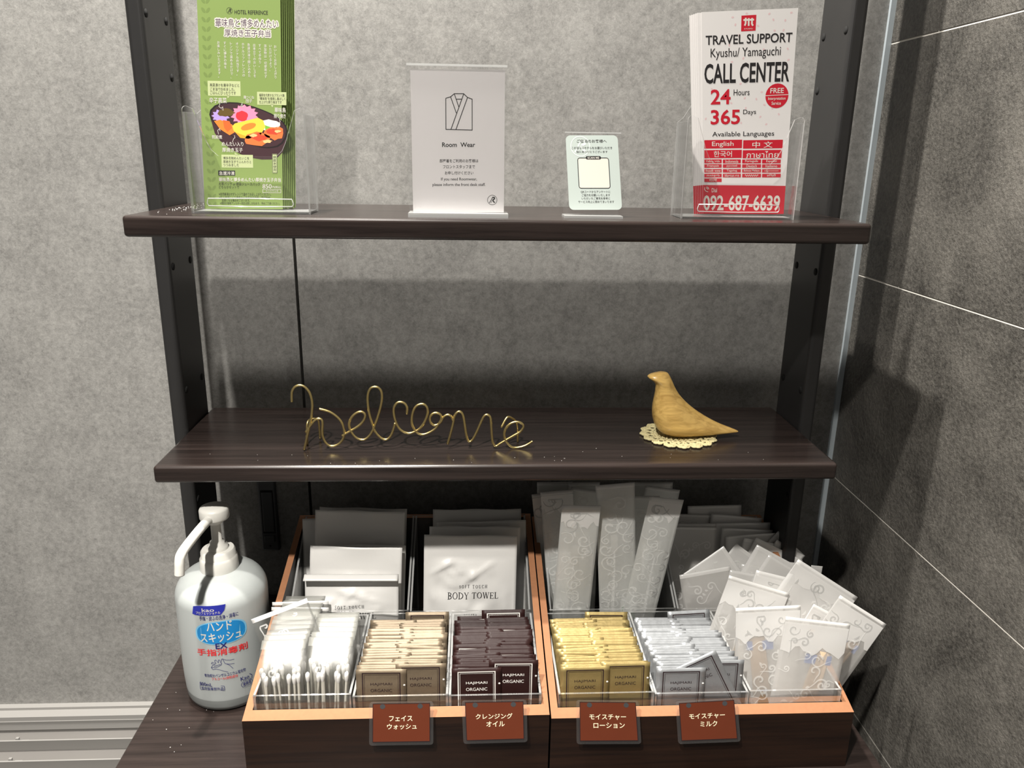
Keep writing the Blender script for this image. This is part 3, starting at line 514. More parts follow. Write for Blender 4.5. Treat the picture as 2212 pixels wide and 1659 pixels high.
BENTO = [
  ('bowl',1,[(0.1, 0.469), (0.127, 0.43), (0.16, 0.379), (0.225, 0.341), (0.34, 0.305), (0.474, 0.277), (0.608, 0.259), (0.743, 0.251), (0.862, 0.252), (0.947, 0.264), (1.007, 0.289), (1.042, 0.334), (1.071, 0.392), (0.849, 0.36), (0.432, 0.424)]),
  ('bowlrim',2,[(0.1, 0.469), (0.115, 0.491), (0.17, 0.512), (0.255, 0.525), (0.355, 0.529), (0.455, 0.528), (0.554, 0.521), (0.67, 0.508), (0.77, 0.494), (0.869, 0.478), (0.952, 0.459), (1.019, 0.437), (1.06, 0.414), (1.071, 0.392), (1.054, 0.36), (1.008, 0.331), (0.949, 0.315), (0.881, 0.309), (0.813, 0.307), (0.712, 0.312), (0.611, 0.323), (0.494, 0.341), (0.378, 0.363), (0.262, 0.392), (0.172, 0.421), (0.119, 0.446)]),
  ('bowl',3,[(0.122, 0.466), (0.136, 0.487), (0.189, 0.507), (0.269, 0.519), (0.365, 0.523), (0.46, 0.522), (0.555, 0.516), (0.666, 0.503), (0.761, 0.49), (0.856, 0.474), (0.936, 0.457), (0.999, 0.436), (1.039, 0.414), (1.05, 0.393), (1.033, 0.363), (0.989, 0.336), (0.932, 0.321), (0.867, 0.315), (0.803, 0.313), (0.706, 0.318), (0.61, 0.328), (0.498, 0.345), (0.387, 0.366), (0.277, 0.393), (0.19, 0.421), (0.139, 0.445)]),
  ('rice',4,[(0.978, 0.421), (0.96, 0.41), (0.942, 0.4), (0.884, 0.397), (0.833, 0.394), (0.784, 0.396), (0.729, 0.402), (0.697, 0.41), (0.705, 0.421), (0.709, 0.431), (0.738, 0.44), (0.781, 0.444), (0.835, 0.449), (0.887, 0.444), (0.933, 0.441), (0.978, 0.431)]),
  ('leaf',5,[(0.784, 0.421), (0.884, 0.408), (0.951, 0.414), (0.883, 0.395), (0.791, 0.398)]),
  ('violet',4,[(0.329, 0.462), (0.354, 0.453), (0.314, 0.449), (0.317, 0.437), (0.276, 0.44), (0.256, 0.429), (0.228, 0.438), (0.191, 0.432), (0.184, 0.443), (0.142, 0.444), (0.158, 0.455), (0.125, 0.462), (0.159, 0.469), (0.145, 0.48), (0.186, 0.481), (0.196, 0.493), (0.231, 0.487), (0.261, 0.496), (0.28, 0.485), (0.32, 0.488), (0.316, 0.476), (0.355, 0.472)]),
  ('olive',5,[(0.426, 0.478), (0.391, 0.472), (0.379, 0.464), (0.337, 0.463), (0.3, 0.459), (0.265, 0.462), (0.229, 0.462), (0.201, 0.472), (0.209, 0.478), (0.22, 0.485), (0.229, 0.489), (0.263, 0.495), (0.303, 0.5), (0.346, 0.498), (0.371, 0.493), (0.39, 0.486)]),
  ('pink',4,[(0.672, 0.469), (0.705, 0.457), (0.657, 0.452), (0.671, 0.437), (0.619, 0.438), (0.609, 0.423), (0.563, 0.43), (0.532, 0.418), (0.502, 0.43), (0.456, 0.423), (0.448, 0.438), (0.396, 0.437), (0.41, 0.452), (0.363, 0.457), (0.398, 0.469), (0.364, 0.48), (0.412, 0.486), (0.4, 0.5), (0.451, 0.499), (0.461, 0.514), (0.506, 0.507), (0.537, 0.519), (0.567, 0.507), (0.613, 0.514), (0.622, 0.499), (0.673, 0.5), (0.659, 0.486), (0.706, 0.48)]),
  ('redfood',5,[(0.578, 0.462), (0.567, 0.454), (0.563, 0.446), (0.532, 0.439), (0.5, 0.438), (0.468, 0.442), (0.449, 0.446), (0.433, 0.454), (0.428, 0.462), (0.433, 0.473), (0.443, 0.48), (0.47, 0.483), (0.502, 0.489), (0.535, 0.485), (0.563, 0.48), (0.579, 0.472)]),
  ('orange',5,[(0.156, 0.437), (0.232, 0.444), (0.381, 0.421), (0.413, 0.385), (0.345, 0.369), (0.229, 0.398)]),
  ('carrot',6,[(0.266, 0.443), (0.349, 0.437), (0.38, 0.405), (0.32, 0.385), (0.28, 0.405)]),
  ('egg',6,[(0.381, 0.414), (0.415, 0.427), (0.701, 0.456), (0.768, 0.443), (0.792, 0.411), (0.749, 0.385), (0.546, 0.366), (0.462, 0.369), (0.396, 0.392)]),
  ('eggdark',7,[(0.413, 0.385), (0.546, 0.366), (0.749, 0.385), (0.731, 0.369), (0.579, 0.353), (0.478, 0.357)]),
  ('orange',8,[(0.675, 0.424), (0.674, 0.419), (0.664, 0.413), (0.646, 0.407), (0.622, 0.402), (0.594, 0.398), (0.564, 0.395), (0.537, 0.394), (0.514, 0.394), (0.497, 0.397), (0.489, 0.401), (0.49, 0.406), (0.5, 0.412), (0.518, 0.417), (0.542, 0.423), (0.57, 0.427), (0.6, 0.43), (0.627, 0.431), (0.65, 0.43), (0.667, 0.428)]),
  ('chicken',7,[(0.847, 0.353), (0.83, 0.342), (0.781, 0.328), (0.746, 0.318), (0.679, 0.32), (0.626, 0.323), (0.55, 0.328), (0.532, 0.341), (0.535, 0.353), (0.553, 0.368), (0.563, 0.374), (0.622, 0.38), (0.682, 0.389), (0.746, 0.384), (0.786, 0.378), (0.85, 0.366)]),
  ('chicken',7,[(1.015, 0.382), (1.007, 0.368), (0.998, 0.357), (0.95, 0.355), (0.907, 0.346), (0.862, 0.357), (0.807, 0.361), (0.781, 0.371), (0.773, 0.382), (0.783, 0.394), (0.813, 0.402), (0.864, 0.411), (0.909, 0.41), (0.964, 0.415), (1.013, 0.404), (1.013, 0.393)]),
  ('chickenred',8,[(0.819, 0.36), (0.804, 0.354), (0.768, 0.346), (0.755, 0.348), (0.713, 0.34), (0.673, 0.346), (0.66, 0.349), (0.631, 0.355), (0.609, 0.36), (0.62, 0.365), (0.636, 0.373), (0.685, 0.379), (0.715, 0.38), (0.739, 0.371), (0.785, 0.37), (0.796, 0.365)]),
  ('chickenred',8,[(1.0, 0.389), (0.984, 0.384), (0.95, 0.38), (0.931, 0.374), (0.891, 0.376), (0.858, 0.377), (0.843, 0.377), (0.814, 0.382), (0.802, 0.389), (0.809, 0.394), (0.841, 0.403), (0.867, 0.401), (0.892, 0.405), (0.915, 0.4), (0.95, 0.398), (0.978, 0.396)]),
  ('glaze',9,[(0.692, 0.369), (0.682, 0.367), (0.673, 0.364), (0.659, 0.364), (0.638, 0.36), (0.622, 0.363), (0.594, 0.365), (0.602, 0.366), (0.586, 0.369), (0.605, 0.372), (0.614, 0.374), (0.617, 0.375), (0.639, 0.379), (0.664, 0.376), (0.68, 0.375), (0.685, 0.373)]),
  ('glaze',9,[(0.86, 0.341), (0.853, 0.337), (0.859, 0.335), (0.838, 0.334), (0.814, 0.335), (0.792, 0.332), (0.763, 0.336), (0.769, 0.337), (0.762, 0.341), (0.755, 0.343), (0.768, 0.346), (0.793, 0.347), (0.815, 0.35), (0.839, 0.349), (0.865, 0.345), (0.881, 0.344)]),
  ('glaze',9,[(0.991, 0.392), (0.979, 0.388), (0.973, 0.386), (0.962, 0.387), (0.95, 0.384), (0.933, 0.383), (0.914, 0.388), (0.91, 0.389), (0.907, 0.392), (0.912, 0.395), (0.923, 0.397), (0.934, 0.397), (0.951, 0.398), (0.963, 0.397), (0.974, 0.396), (0.988, 0.395)]),
]

BUBTAIL = [[(0.324, 0.56), (0.365, 0.56), (0.336, 0.547)], [(0.862, 0.52), (0.901, 0.52), (0.884, 0.507)], [(0.406, 0.272), (0.457, 0.272), (0.4, 0.284)]]

GLINES = [[(0.238, 0.523), (0.223, 0.507), (0.25, 0.499), (0.27, 0.506), (0.272, 0.488)], [(0.513, 0.528), (0.494, 0.51), (0.52, 0.508), (0.508, 0.523)], [(0.969, 0.456), (0.979, 0.437), (0.955, 0.43), (0.965, 0.421), (0.948, 0.408)], [(0.207, 0.373), (0.198, 0.392), (0.222, 0.401), (0.228, 0.389)], [(0.376, 0.334), (0.394, 0.353), (0.411, 0.357), (0.405, 0.369)]]

KIMONO = [[(0.37, 0.807), (0.422, 0.817), (0.461, 0.838), (0.561, 0.838), (0.602, 0.813), (0.651, 0.801), (0.651, 0.589), (0.369, 0.594), (0.37, 0.807)], [(0.422, 0.817), (0.482, 0.706)], [(0.461, 0.838), (0.508, 0.749)], [(0.48, 0.801), (0.539, 0.801)], [(0.561, 0.836), (0.423, 0.594)], [(0.602, 0.813), (0.476, 0.592)]]

KYU = [[(0.414, 0.976), (0.568, 0.977), (0.566, 0.904), (0.414, 0.903)]]

KYULINES = [[(0.435, 0.955), (0.546, 0.955)], [(0.459, 0.965), (0.459, 0.939), (0.45, 0.929)], [(0.49, 0.963), (0.492, 0.927)], [(0.525, 0.963), (0.525, 0.936), (0.537, 0.927)]]

PHONE = [[(0.024, 0.138), (0.021, 0.127), (0.04, 0.117), (0.065, 0.114)], [(0.043, 0.141), (0.065, 0.137), (0.075, 0.128)], [(0.04, 0.135), (0.056, 0.132), (0.06, 0.126)]]

# ================================================================== the setting
WALL_Y = .005; SHELF1, SHELF2, TABLE = .5946, .3418, .05; FLOOR = -.70; WALL_X = .4696
mb = MB(); mb.box(-2.2, WALL_X+.1, -3.2, .1, FLOOR-.05, FLOOR, 'floor_tile'); tag(mb.build('floor'), kind='structure')
mb = MB(); DX0, DX1, DZ1 = -1.15, -.2560, 1.42
mb.box(DX1+.0035, WALL_X+.1, WALL_Y, WALL_Y+.1, FLOOR, 2.0, 'concrete_wallpaper'); mb.box(-2.2, DX0, WALL_Y, WALL_Y+.1, FLOOR, 2.0, 'concrete_wallpaper')
mb.box(DX0, DX1+.0035, WALL_Y, WALL_Y+.1, DZ1, 2.0, 'concrete_wallpaper'); mb.box(DX0, DX1+.0035, WALL_Y+.02, WALL_Y+.1, FLOOR, DZ1, 'hole_black')
tag(mb.build('wall_back'), kind='structure')
# flush door leaf with its edge strip and pull handle
door = bpy.data.objects.new('door_1', None); COL.objects.link(door); door.location = (DX0, WALL_Y, FLOOR); tag(door, kind='structure')
def D(x0, x1, y0, y1, z0, z1): return (x0-DX0, x1-DX0, y0-WALL_Y, y1-WALL_Y, z0-FLOOR, z1-FLOOR)
mb = MB(); mb.box(*D(DX0+.002, -.2742, WALL_Y, WALL_Y+.018, FLOOR+.004, DZ1-.003), 'concrete_wallpaper'); mb.build('door_panel', door)
mb = MB(); mb.box(*D(-.2740, DX1, WALL_Y-.0008, WALL_Y+.018, FLOOR+.004, DZ1-.003), 'concrete_wallpaper'); mb.build('edge_strip', door)
h = rounded_box('pull_handle', *D(-.3232, -.2993, WALL_Y-.006, WALL_Y+.002, .1195, .236), .0022, 'grey_metal', door)
rounded_box('grip', *D(-.3190, -.3035, WALL_Y-.0068, WALL_Y-.004, .1485, .2085), .0015, 'grey_inset', h)
rounded_box('latch_button', *D(-.3185, -.3045, WALL_Y-.0085, WALL_Y-.004, .1335, .1430), .001, 'grey_metal', h)
mb = MB(); mb.tube([(-.3118-DX0, -.0062, .127-FLOOR), (-.3118-DX0, -.0055, .127-FLOOR)], .0015, 'hole_black', 10); mb.build('key_hole', h)
mb = MB(); mb.prism([(-.3196-DX0, .1465-FLOOR), (-.3029-DX0, .1465-FLOOR), (-.3029-DX0, .2110-FLOOR), (-.3196-DX0, .2110-FLOOR)], 'y', -.0063, -.0059, 'hole_black'); mb.build('grip_groove', h)
# dark slate-tiled side wall
mb = MB(); mb.box(WALL_X+.0009, WALL_X+.1, -3.2, WALL_Y, FLOOR, 2.0, 'grout')
zs = [FLOOR, -.6005, -.3225, -.0445, .2309, .5102, .7881, 1.066, 1.344, 1.622, 2.0]; ys = [WALL_Y, -.0988, -.74, -1.34, -1.94, -3.2]
for a, b in zip(zs, zs[1:]):
    for c, d in zip(ys, ys[1:]): mb.box(WALL_X, WALL_X+.004, d+.0006, c-.0006, a+.0012, b-.0012, 'slate_tile')
tag(mb.build('wall_right'), kind='structure')
mb = MB(); mb.box(.4632, WALL_X+.001, WALL_Y-.0045, WALL_Y+.001, FLOOR, 2.0, 'corner_bead'); tag(mb.build('trim_1'), kind='structure')

# white louvred vent under the wall at the left
v0 = (-.75, WALL_Y, -.20); vent = thing('louvre_vent', 'white louvred vent unit below the grey wall, left of the dark table', 'vent', v0)
def V(x0, x1, y0, y1, z0, z1): return (x0-v0[0], x1-v0[0], y0-v0[1], y1-v0[1], z0-v0[2], z1-v0[2])
VX0, VX1 = -1.15, -.415
mb = MB(); mb.box(*V(VX0, VX1, WALL_Y-.009, WALL_Y, -.150, -.1290), 'white_metal'); mb.box(*V(VX0, VX1, WALL_Y-.024, WALL_Y-.009, -.155, -.1330), 'white_metal')
mb.box(*V(VX0, VX1, -.34, -.325, -.19, -.136), 'white_metal'); mb.build('frame', vent)
mb = MB(); mb.box(*V(VX0, VX1, -.325, WALL_Y-.001, -.20, -.160), 'vent_panel'); mb.build('back_panel', vent)
for y in (-.0200, -.0590, -.0980, -.1370, -.176, -.215, -.254, -.293):
    mb = MB(); mb.prism([(y-v0[1], -.1400-v0[2]), (y+.0022-v0[1], -.1400-v0[2]), (y+.006-v0[1], -.1595-v0[2]), (y+.0035-v0[1], -.1595-v0[2])], 'x', VX0-v0[0], VX1-v0[0], 'white_metal'); s = mb.build('slat', vent)
    mb = MB(); x = -.665+(y+.059)*-.3; mb.box(*V(x, x+.010, y+.006, y+.012, -.160, -.148), 'white_metal'); mb.box(*V(x-.005, x-.001, y+.006, y+.0095, -.160, -.141), 'white_metal')
    mb.box(*V(x-.002, x+.004, y+.006, y+.0095, -.160, -.150), 'white_metal'); mb.build('clip', s)

# dark table the crates stand on
table = thing('table', 'dark wenge table top along the wall under the crates', 'table', (0, -.3, FLOOR))
rounded_box('table_top', -.396, .3945, -.26, .302, TABLE-.03-FLOOR, TABLE-FLOOR, .003, 'wenge', table)
for x in (-.386, .3645):
    mb = MB(); mb.box(x, x+.02, -.2, .30, 0, TABLE-.03-FLOOR, 'wenge'); mb.build('side_panel', table)
mb = MB(); mb.box(-.366, .3645, .28, .298, 0, TABLE-.03-FLOOR, 'wenge'); mb.build('back_panel', table)

# open shelf rack on the table
rack = thing('shelf_rack', 'open rack of two dark wooden shelves between black metal posts', 'shelf rack', (0, -.09, TABLE))
for sg in (-1, 1):
    x0, x1 = (-.3773, -.3602) if sg < 0 else (.3602, .3773)
    p = rounded_box('post', x0, x1, -.1256+.09, -.0485+.09, 0, 1.6, .0042, 'black_metal', rack, 4)
    xi = x1 if sg < 0 else x0; mb = MB(); mb.tube([(0, 0, 0), (-sg*.0005, 0, 0)], .0042, 'hole_black', 12); hole = mb.mesh('bolt_hole')
    for z, y in [(z, y) for z in (.2525, .3890, .5305, .785, .9265) for y in (-.0615, -.116)]+[(.7285, -.0615), (.87, -.0615)]:
        o = bpy.data.objects.new('bolt_hole', hole); COL.objects.link(o); o.parent = p; o.location = (xi, y+.09, z-TABLE)
for z, th in ((SHELF1, .0200), (SHELF2, .0186)):
    rounded_box('shelf', -.36, .36, -.2318+.09, -.0365+.09, z-th-TABLE, z-TABLE, .0034, 'wenge', rack, 4)

def specks(name, label, spots, z, base):
    mb = MB()
    for x, y, r in spots: mb.lathe([(r*.6, 0), (r, r*.5), (r*.4, r)], 'cotton', 5, (x-base[0], y-base[1]), False)
    o = mb.build(name); o.location = base; tag(o, label, 'dust', kind='stuff'); return o
R = random.Random(5)
specks('dust_crumbs', 'white crumbs of dust at the left end of the upper shelf', [(-.345+abs(R.gauss(0, .016)), -.125+R.gauss(0, .028), R.uniform(.0003, .0007)) for _ in range(60)], SHELF1, (-.33, -.13, SHELF1))
specks('dust_crumbs', 'white specks of dust strewn over the lower shelf', [(R.uniform(-.33, .3), -.225+abs(R.gauss(0, .02)), R.uniform(.0003, .0005)) for _ in range(26)], SHELF2, (0, -.2, SHELF2))
specks('dust_crumbs', 'white specks of dust on the table beside the bottle', [(R.uniform(-.385, -.3), R.uniform(-.36, -.16), R.uniform(.0003, .0006)) for _ in range(16)], TABLE, (-.35, -.25, TABLE))

# ================================================================== top shelf
def acrylic_panel(mb, poly, y0, y1): mb.prism(poly, 'y', y0, y1, 'acrylic', 'acrylic_edge')
def arc(cx, cz, r, a0, a1, n=6): return [(cx+r*math.cos(math.radians(a0+(a1-a0)*i/n)), cz+r*math.sin(math.radians(a0+(a1-a0)*i/n))) for i in range(n+1)]
def brochure_holder(x0, x1, yf, label):
    base = ((x0+x1)/2, yf+.02, SHELF1); w = (x1-x0)/2; t = thing('brochure_holder', label, 'brochure holder', base)
    mb = MB(); f = yf-base[1]
    pts = [(-w, 0), (w, 0), (w, .095)]+arc(w-.004, .0955, .004, 0, 90, 4)+[(w-.010, .097), (w-.013, .088), (w-.020, .068), (w-.024, .060)]+[(w-.030, .0545), (-w+.030, .0545)]+[(-w+.024, .060), (-w+.020, .068), (-w+.013, .088), (-w+.010, .097)]+arc(-w+.004, .0955, .004, 90, 180, 4)
    acrylic_panel(mb, pts, f, f+.002); mb.build('front_pocket', t)
    mb = MB(); b = f+.042
    acrylic_panel(mb, [(-w, 0), (w, 0), (w, .094), (w-.006, .099), (w-.014, .112), (w-.016, .19), (-w+.016, .19), (-w+.014, .112), (-w+.006, .099), (-w, .094)], b, b+.002); mb.build('back_panel', t)
    for sx in (-w, w-.002):
        mb = MB(); mb.prism([(f+.002, 0), (b, 0), (b, .094), (f+.002, .094)], 'x', sx, sx+.002, 'acrylic', 'acrylic_edge'); mb.build('side_panel', t)
    mb = MB(); mb.box(-w+.002, w-.002, f+.002, b, 0, .002, 'acrylic_edge'); mb.build('floor_panel', t)
    mb = MB(); lw = w-.016
    loop = [(lw*c, f-.0003, z) for c, z in ((-1, .010), (-.97, .0075), (0, .007), (.97, .0075), (1, .010), (.97, .0145), (0, .015), (-.97, .0145))]
    mb.tube(loop, .0006, 'acrylic_edge', 6, True); mb.build('moulded_slot', t)
    return t
brochure_holder(-.3065, -.1915, -.198, 'clear acrylic holder on the upper shelf with the green meal brochures')
brochure_holder(.1790, .2955, -.194, 'clear acrylic holder on the upper shelf with the red and white call centre leaflets')

def sheet_thing(name, label, cat, TL, TR, BR, BL, mat, group=None, bow=0, th=.0004, radius=0, body='sheet'):
    base = (Vector(BL)+Vector(BR))/2; t = thing(name, label, cat, base, group); s = Sheet(TL, TR, BR, BL, base); s.bow = bow
    mb = MB(); s.body(mb, mat, th, radius); p = mb.build(body, t)
    return t, s
def put(s, mb, it, pre='ink_', lift=.0003):
    if len(it) > 7 and it[7] == 'halo':
        for k in range(10):
            a = 2*PI*k/10; s.text(mb, it[0], it[1]+.0011*math.cos(a)/s.W, it[2]+.0011*math.sin(a)/s.H, it[3], it[4], 'ink_white', 0, False, lift-.0002+.00001*k)
    s.text(mb, it[0], it[1], it[2], it[3], it[4], pre+it[5], it[6], len(it) > 7 and it[7] == 'vert', lift)
# --- green meal brochures: one in front, the rest stepped behind it to the right
GTL, GTR, GBR, GBL = Vector((-.2904, -.170, .812)), Vector((-.2128, -.170, .812)), Vector((-.2246, -.170, .5975)), Vector((-.3027, -.170, .5970))
gscale = (.7902-.5972)/(.812-.5972)
t, s = sheet_thing('brochure', 'front green brochure with a lunch box picture, in the left holder', 'brochure', GTL, GTR, GBR, GBL, 'green_paper', None, 0)
def gv(v): return v*gscale
G = {}
def gpart(n): return G.setdefault(n, MB())
for it in GREEN:
    u, v, w, hh = it[1], gv(it[2]), it[3], it[4]*gscale; k = it[0]
    pn = 'headline' if v > .74 and not (len(it) > 7 and it[7] == 'vert') else 'column_text' if len(it) > 7 and it[7] == 'vert' and v > .4 else 'caption_text' if v > .25 else 'price_text'
    mb = gpart(pn)
    if k == '#logo': s.logo(mb, u, v, w*s.W/2, 'ink_ink')
    elif k == '#bubble': s.rect(mb, u, v, w, hh, 'palegreen', .0002)
    elif k == '#box': s.rect(mb, u, v, w, hh, 'ink_ink', .0002)
    elif k == '#frame': s.frame(mb, u, v, w, hh, .0004, 'ink_white')
    elif k == '#vframe': s.rect(gpart('price_text'), u, v, w*.62, hh, 'palegreen', .00045); s.frame(gpart('price_text'), u, v, w*.55, hh*.96, .0004, 'ink_ink', .0005)
    elif k == '#bento': pass
    else: put(s, gpart('price_text') if k == '県産米使用' else mb, (k, u, v, w, hh)+tuple(it[5:]), lift=.0006 if v < .6 else .0004)
for tail in BUBTAIL: s.poly(gpart('caption_text'), [(a, gv(b)) for a, b in tail], 'palegreen', .0002)
for c, l, p in BENTO: s.poly(gpart('meal_picture'), [(a, gv(b)) for a, b in p], 'ink_'+c, .00012+.00004*l)
for ln in GLINES: s.line(gpart('caption_text'), [(a, gv(b)) for a, b in ln], .0004, 'ink_white', .0006)
mb = gpart('leaf_border')
for k in range(26):
    v = .02+k*.038
    for sg in (-1, 1):
        cx = .10+sg*.028; pts = []
        for i in range(10):
            a = 2*PI*i/10; px, py = .0028*math.cos(a), .0014*math.sin(a); b = sg*.9
            pts.append((cx+(px*math.cos(b)-py*math.sin(b))/s.W, v+(px*math.sin(b)+py*math.cos(b))/s.H))
        s.poly(mb, pts, 'green_dark', .0001)
for n, m in G.items(): m.build(n, t)
for k in range(1, 8):
    off = Vector((.0014*k, .0021*k, .0008*(k % 3)))
    sheet_thing('brochure', 'green brochure stacked behind the front one in the left holder', 'brochure', GTL+off, GTR+off, GBR+off, GBL+off, 'green_paper', 'green brochures in the left holder')
# --- red and white call centre leaflets
TTL, TTR, TBR, TBL = Vector((.1896, -.172, .7899)), Vector((.2849, -.172, .7958)), Vector((.2942-.001, -.172, .5990)), Vector((.2076, -.172, .5985))
t, s = sheet_thing('leaflet', 'front white leaflet with red telephone band, in the right holder', 'leaflet', TTL, TTR, TBR, TBL, 'paper')
P = {}
def tpart(n): return P.setdefault(n, MB())
for it in TRAVEL:
    u, v, w, hh = it[1:5]; k = it[0]
    pn = 'headline' if v > .66 else 'hours_text' if v > .47 else 'language_table' if v > .13 else 'telephone_band'
    if k == '#cell': s.rect(tpart('language_table'), u, v, w, hh, 'ink_red', .0002)
    elif k == '#band': s.poly(tpart('telephone_band'), [(0, .0), (1, .0), (1, .145), (0, .150)], 'ink_red', .0002)
    elif k == '#phone':
        for l in PHONE: s.line(tpart('telephone_band'), l, .0006, 'ink_white', .0003)
    elif k == '#kyushu':
        s.poly(tpart('emblem'), KYU[0], 'ink_red', .0002)
        for i, l in enumerate(KYULINES): s.line(tpart('emblem'), l, .0016, 'ink_white', .0003+.00006*i)
    elif k == '#free':
        s.disc(tpart('free_badge'), u, v, w*s.W/2, 'ink_red', .0002); s.line(tpart('free_badge'), [(u-w/2, v+.002), (u+w/2, v+.005)], .0006, 'ink_white', .0003)
    elif k == '~':
        s.line(tpart('language_table'), [(u-w/2+w*i/24, v+hh*.35*math.sin(i*1.7)) for i in range(25)], .0004, 'ink_white', .0003)
    else:
        pn = 'emblem' if k == 'KYUSHU' else 'free_badge' if k in ('FREE', 'Interpretation', 'Service') else pn
        put(s, tpart(pn), it, lift=.0004)
mb = tpart('petal_pattern')
for i, (u, v) in enumerate(PETALS):
    a0 = i*1.3; pts = [(u+(.0013*math.cos(a)*math.cos(a0)-.0009*math.sin(a)*math.sin(a0))/s.W, v+(.0013*math.cos(a)*math.sin(a0)+.0009*math.sin(a)*math.cos(a0))/s.H) for a in [2*PI*j/9 for j in range(9)]]
    s.poly(mb, pts, 'ink_petal', .0001)
for n, m in P.items(): m.build(n, t)
for k in range(1, 6):
    off = Vector((-.0013*k, .0022*k, -.0003*k)); fl = Vector((-.0022, 0, 0))
    t, s = sheet_thing('leaflet', 'white leaflet stacked behind the front one in the right holder', 'leaflet', TTL+off+fl, TTR+off-Vector((.006, 0, .004)), TBR+off, TBL+off, 'paper', 'call centre leaflets in the right holder')
    mb = MB(); s.poly(mb, [(0, 0), (1, 0), (1, .15), (0, .15)], 'ink_red', .0001); mb.build('telephone_band', t)
# --- room wear sign
base = (-.0465, -.2, SHELF1); t = thing('sign_holder', 'tall clear acrylic stand on the upper shelf showing the room wear card', 'sign holder', base)
mb = MB(); mb.box(-.0480, .0470, -.0006, .0006, .004, .1390, 'acrylic'); mb.box(-.0480, .0470, .0016, .0028, .004, .1390, 'acrylic'); mb.build('panel', t)
mb = MB(); mb.box(-.0480, .0470, -.0006, .0028, .1390, .1408, 'acrylic_edge'); mb.build('top_edge', t)
mb = MB(); mb.box(-.0482, .0492, -.014, .014, 0, .004, 'acrylic_edge'); mb.build('foot', t)
t, s = sheet_thing('sign_card', 'grey printed card with a robe drawing in the tall acrylic stand', 'card', (-.0909, -.1991, .7299), (-.0015, -.1991, .7316), (-.0011, -.1991, .5990), (-.0908, -.1991, .5978), 'grey_paper', None, 0, .0004, 0, 'sheet')
for g in ('headline', 'notice_text', 'robe_drawing', 'emblem'):
    mb = MB()
    for it in ROOMWEAR:
        k = it[0]; cl = 'emblem' if k == '#logo' else 'robe_drawing' if k == '#kimono' else 'headline' if k.startswith('Room  ') else 'notice_text'
        if cl != g: continue
        if k == '#logo': s.logo(mb, it[1], it[2], it[3]*s.W/2, 'ink_ink')
        elif k == '#kimono':
            for l in KIMONO: s.line(mb, l, .0007, 'ink_ink')
        else: put(s, mb, it, lift=.00015)
    mb.build(g, t)
# --- small guest survey card
base = (.0895, -.187, SHELF1); t = thing('sign_holder', 'small clear acrylic stand on the upper shelf showing the pale mint card', 'sign holder', base)
mb = MB(); mb.prism([(-.003, 0), (-.001, 0), (.008, .0815), (.006, .0815)], 'x', -.0300, .0262, 'acrylic', 'acrylic'); mb.build('panel', t)
mb = MB(); mb.prism([(.006, .0815), (.008, .0815), (.0081, .0824), (.0061, .0824)], 'x', -.0300, .0262, 'acrylic_edge'); mb.build('top_edge', t)
mb = MB(); mb.prism([(-.016, 0), (.010, 0), (.010, .0022), (-.016, .0022)], 'x', -.0300, .0285, 'acrylic_edge'); mb.build('foot', t)
def ly(z): return -.187-.0034+(z-SHELF1)*.1104-.0006
t, s = sheet_thing('survey_card', 'pale mint rounded card with black frame in the small acrylic stand', 'card', (.0600, ly(.6735), .6735), (.1120, ly(.6744), .6744), (.1191, ly(.6025), .6025), (.0654, ly(.6018), .6018), 'mint_paper', None, 0, .0004, .0045, 'sheet')
for g in ('greeting_text', 'frame_mark', 'request_text', 'watermark'):
    mb = MB()
    for it in SURVEY:
        k = it[0]; cl = 'watermark' if k == '#mark' else 'frame_mark' if k[0] == '#' or k == 'SCAN ME' else 'greeting_text' if it[2] > .6 else 'request_text'
        if cl != g: continue
        if k == '#mark': s.logo(mb, it[1]+.02, it[2], it[3]*s.W/2*.95, 'ink_watermark')
        elif k == '#pill':
            r = it[4]*s.H/2; s.rect(mb, it[1], it[2], it[3]-2*r/s.W, it[4], 'ink_ink', .00030)
            for sg in (-1, 1): s.disc(mb, it[1]+sg*(it[3]/2-r/s.W), it[2], r, 'ink_ink', .00030)
        elif k == '#qframe': s.rect(mb, it[1], it[2], it[3]*.96, it[4]*.96, 'ink_cream', .00015); s.frame(mb, it[1], it[2], it[3], it[4], .0007, 'ink_ink', .0002, .0024)
        elif k == 'SCAN ME': put(s, mb, it, lift=.0004)
        else: put(s, mb, it, lift=.0003)
    mb.build(g, t)

# ================================================================== middle shelf
WB = (-.098, -.1865, SHELF2); wel = thing('wire_sign', 'brass wire bent into a handwritten welcome, standing on the lower shelf', 'sign', WB)
for st in WIRES:
    mb = MB(); mb.tube([p-Vector(WB)+Vector((0, 0, .0011)) for p in catmull(st, 4)], .00135, 'brass', 8); mb.build('wire_stroke', wel)
for pts in ([(-.2115, -.187, .3585), (-.2150, -.170, .3425), (-.2150, -.165, .3640), (-.2120, -.160, .3680), (-.2070, -.158, .3680), (-.2040, -.156, .3640), (-.2035, -.1555, .3430)],
            [(-.0005, -.1840, .3665), (.006, -.180, .3770), (.012, -.176, .3745), (.0165, -.172, .3690), (.0185, -.169, .3600), (.0190, -.167, .3430)]):
    mb = MB(); mb.tube([p-Vector(WB) for p in catmull(pts, 5)], .0012, 'brass', 8); mb.build('prop_leg', wel)
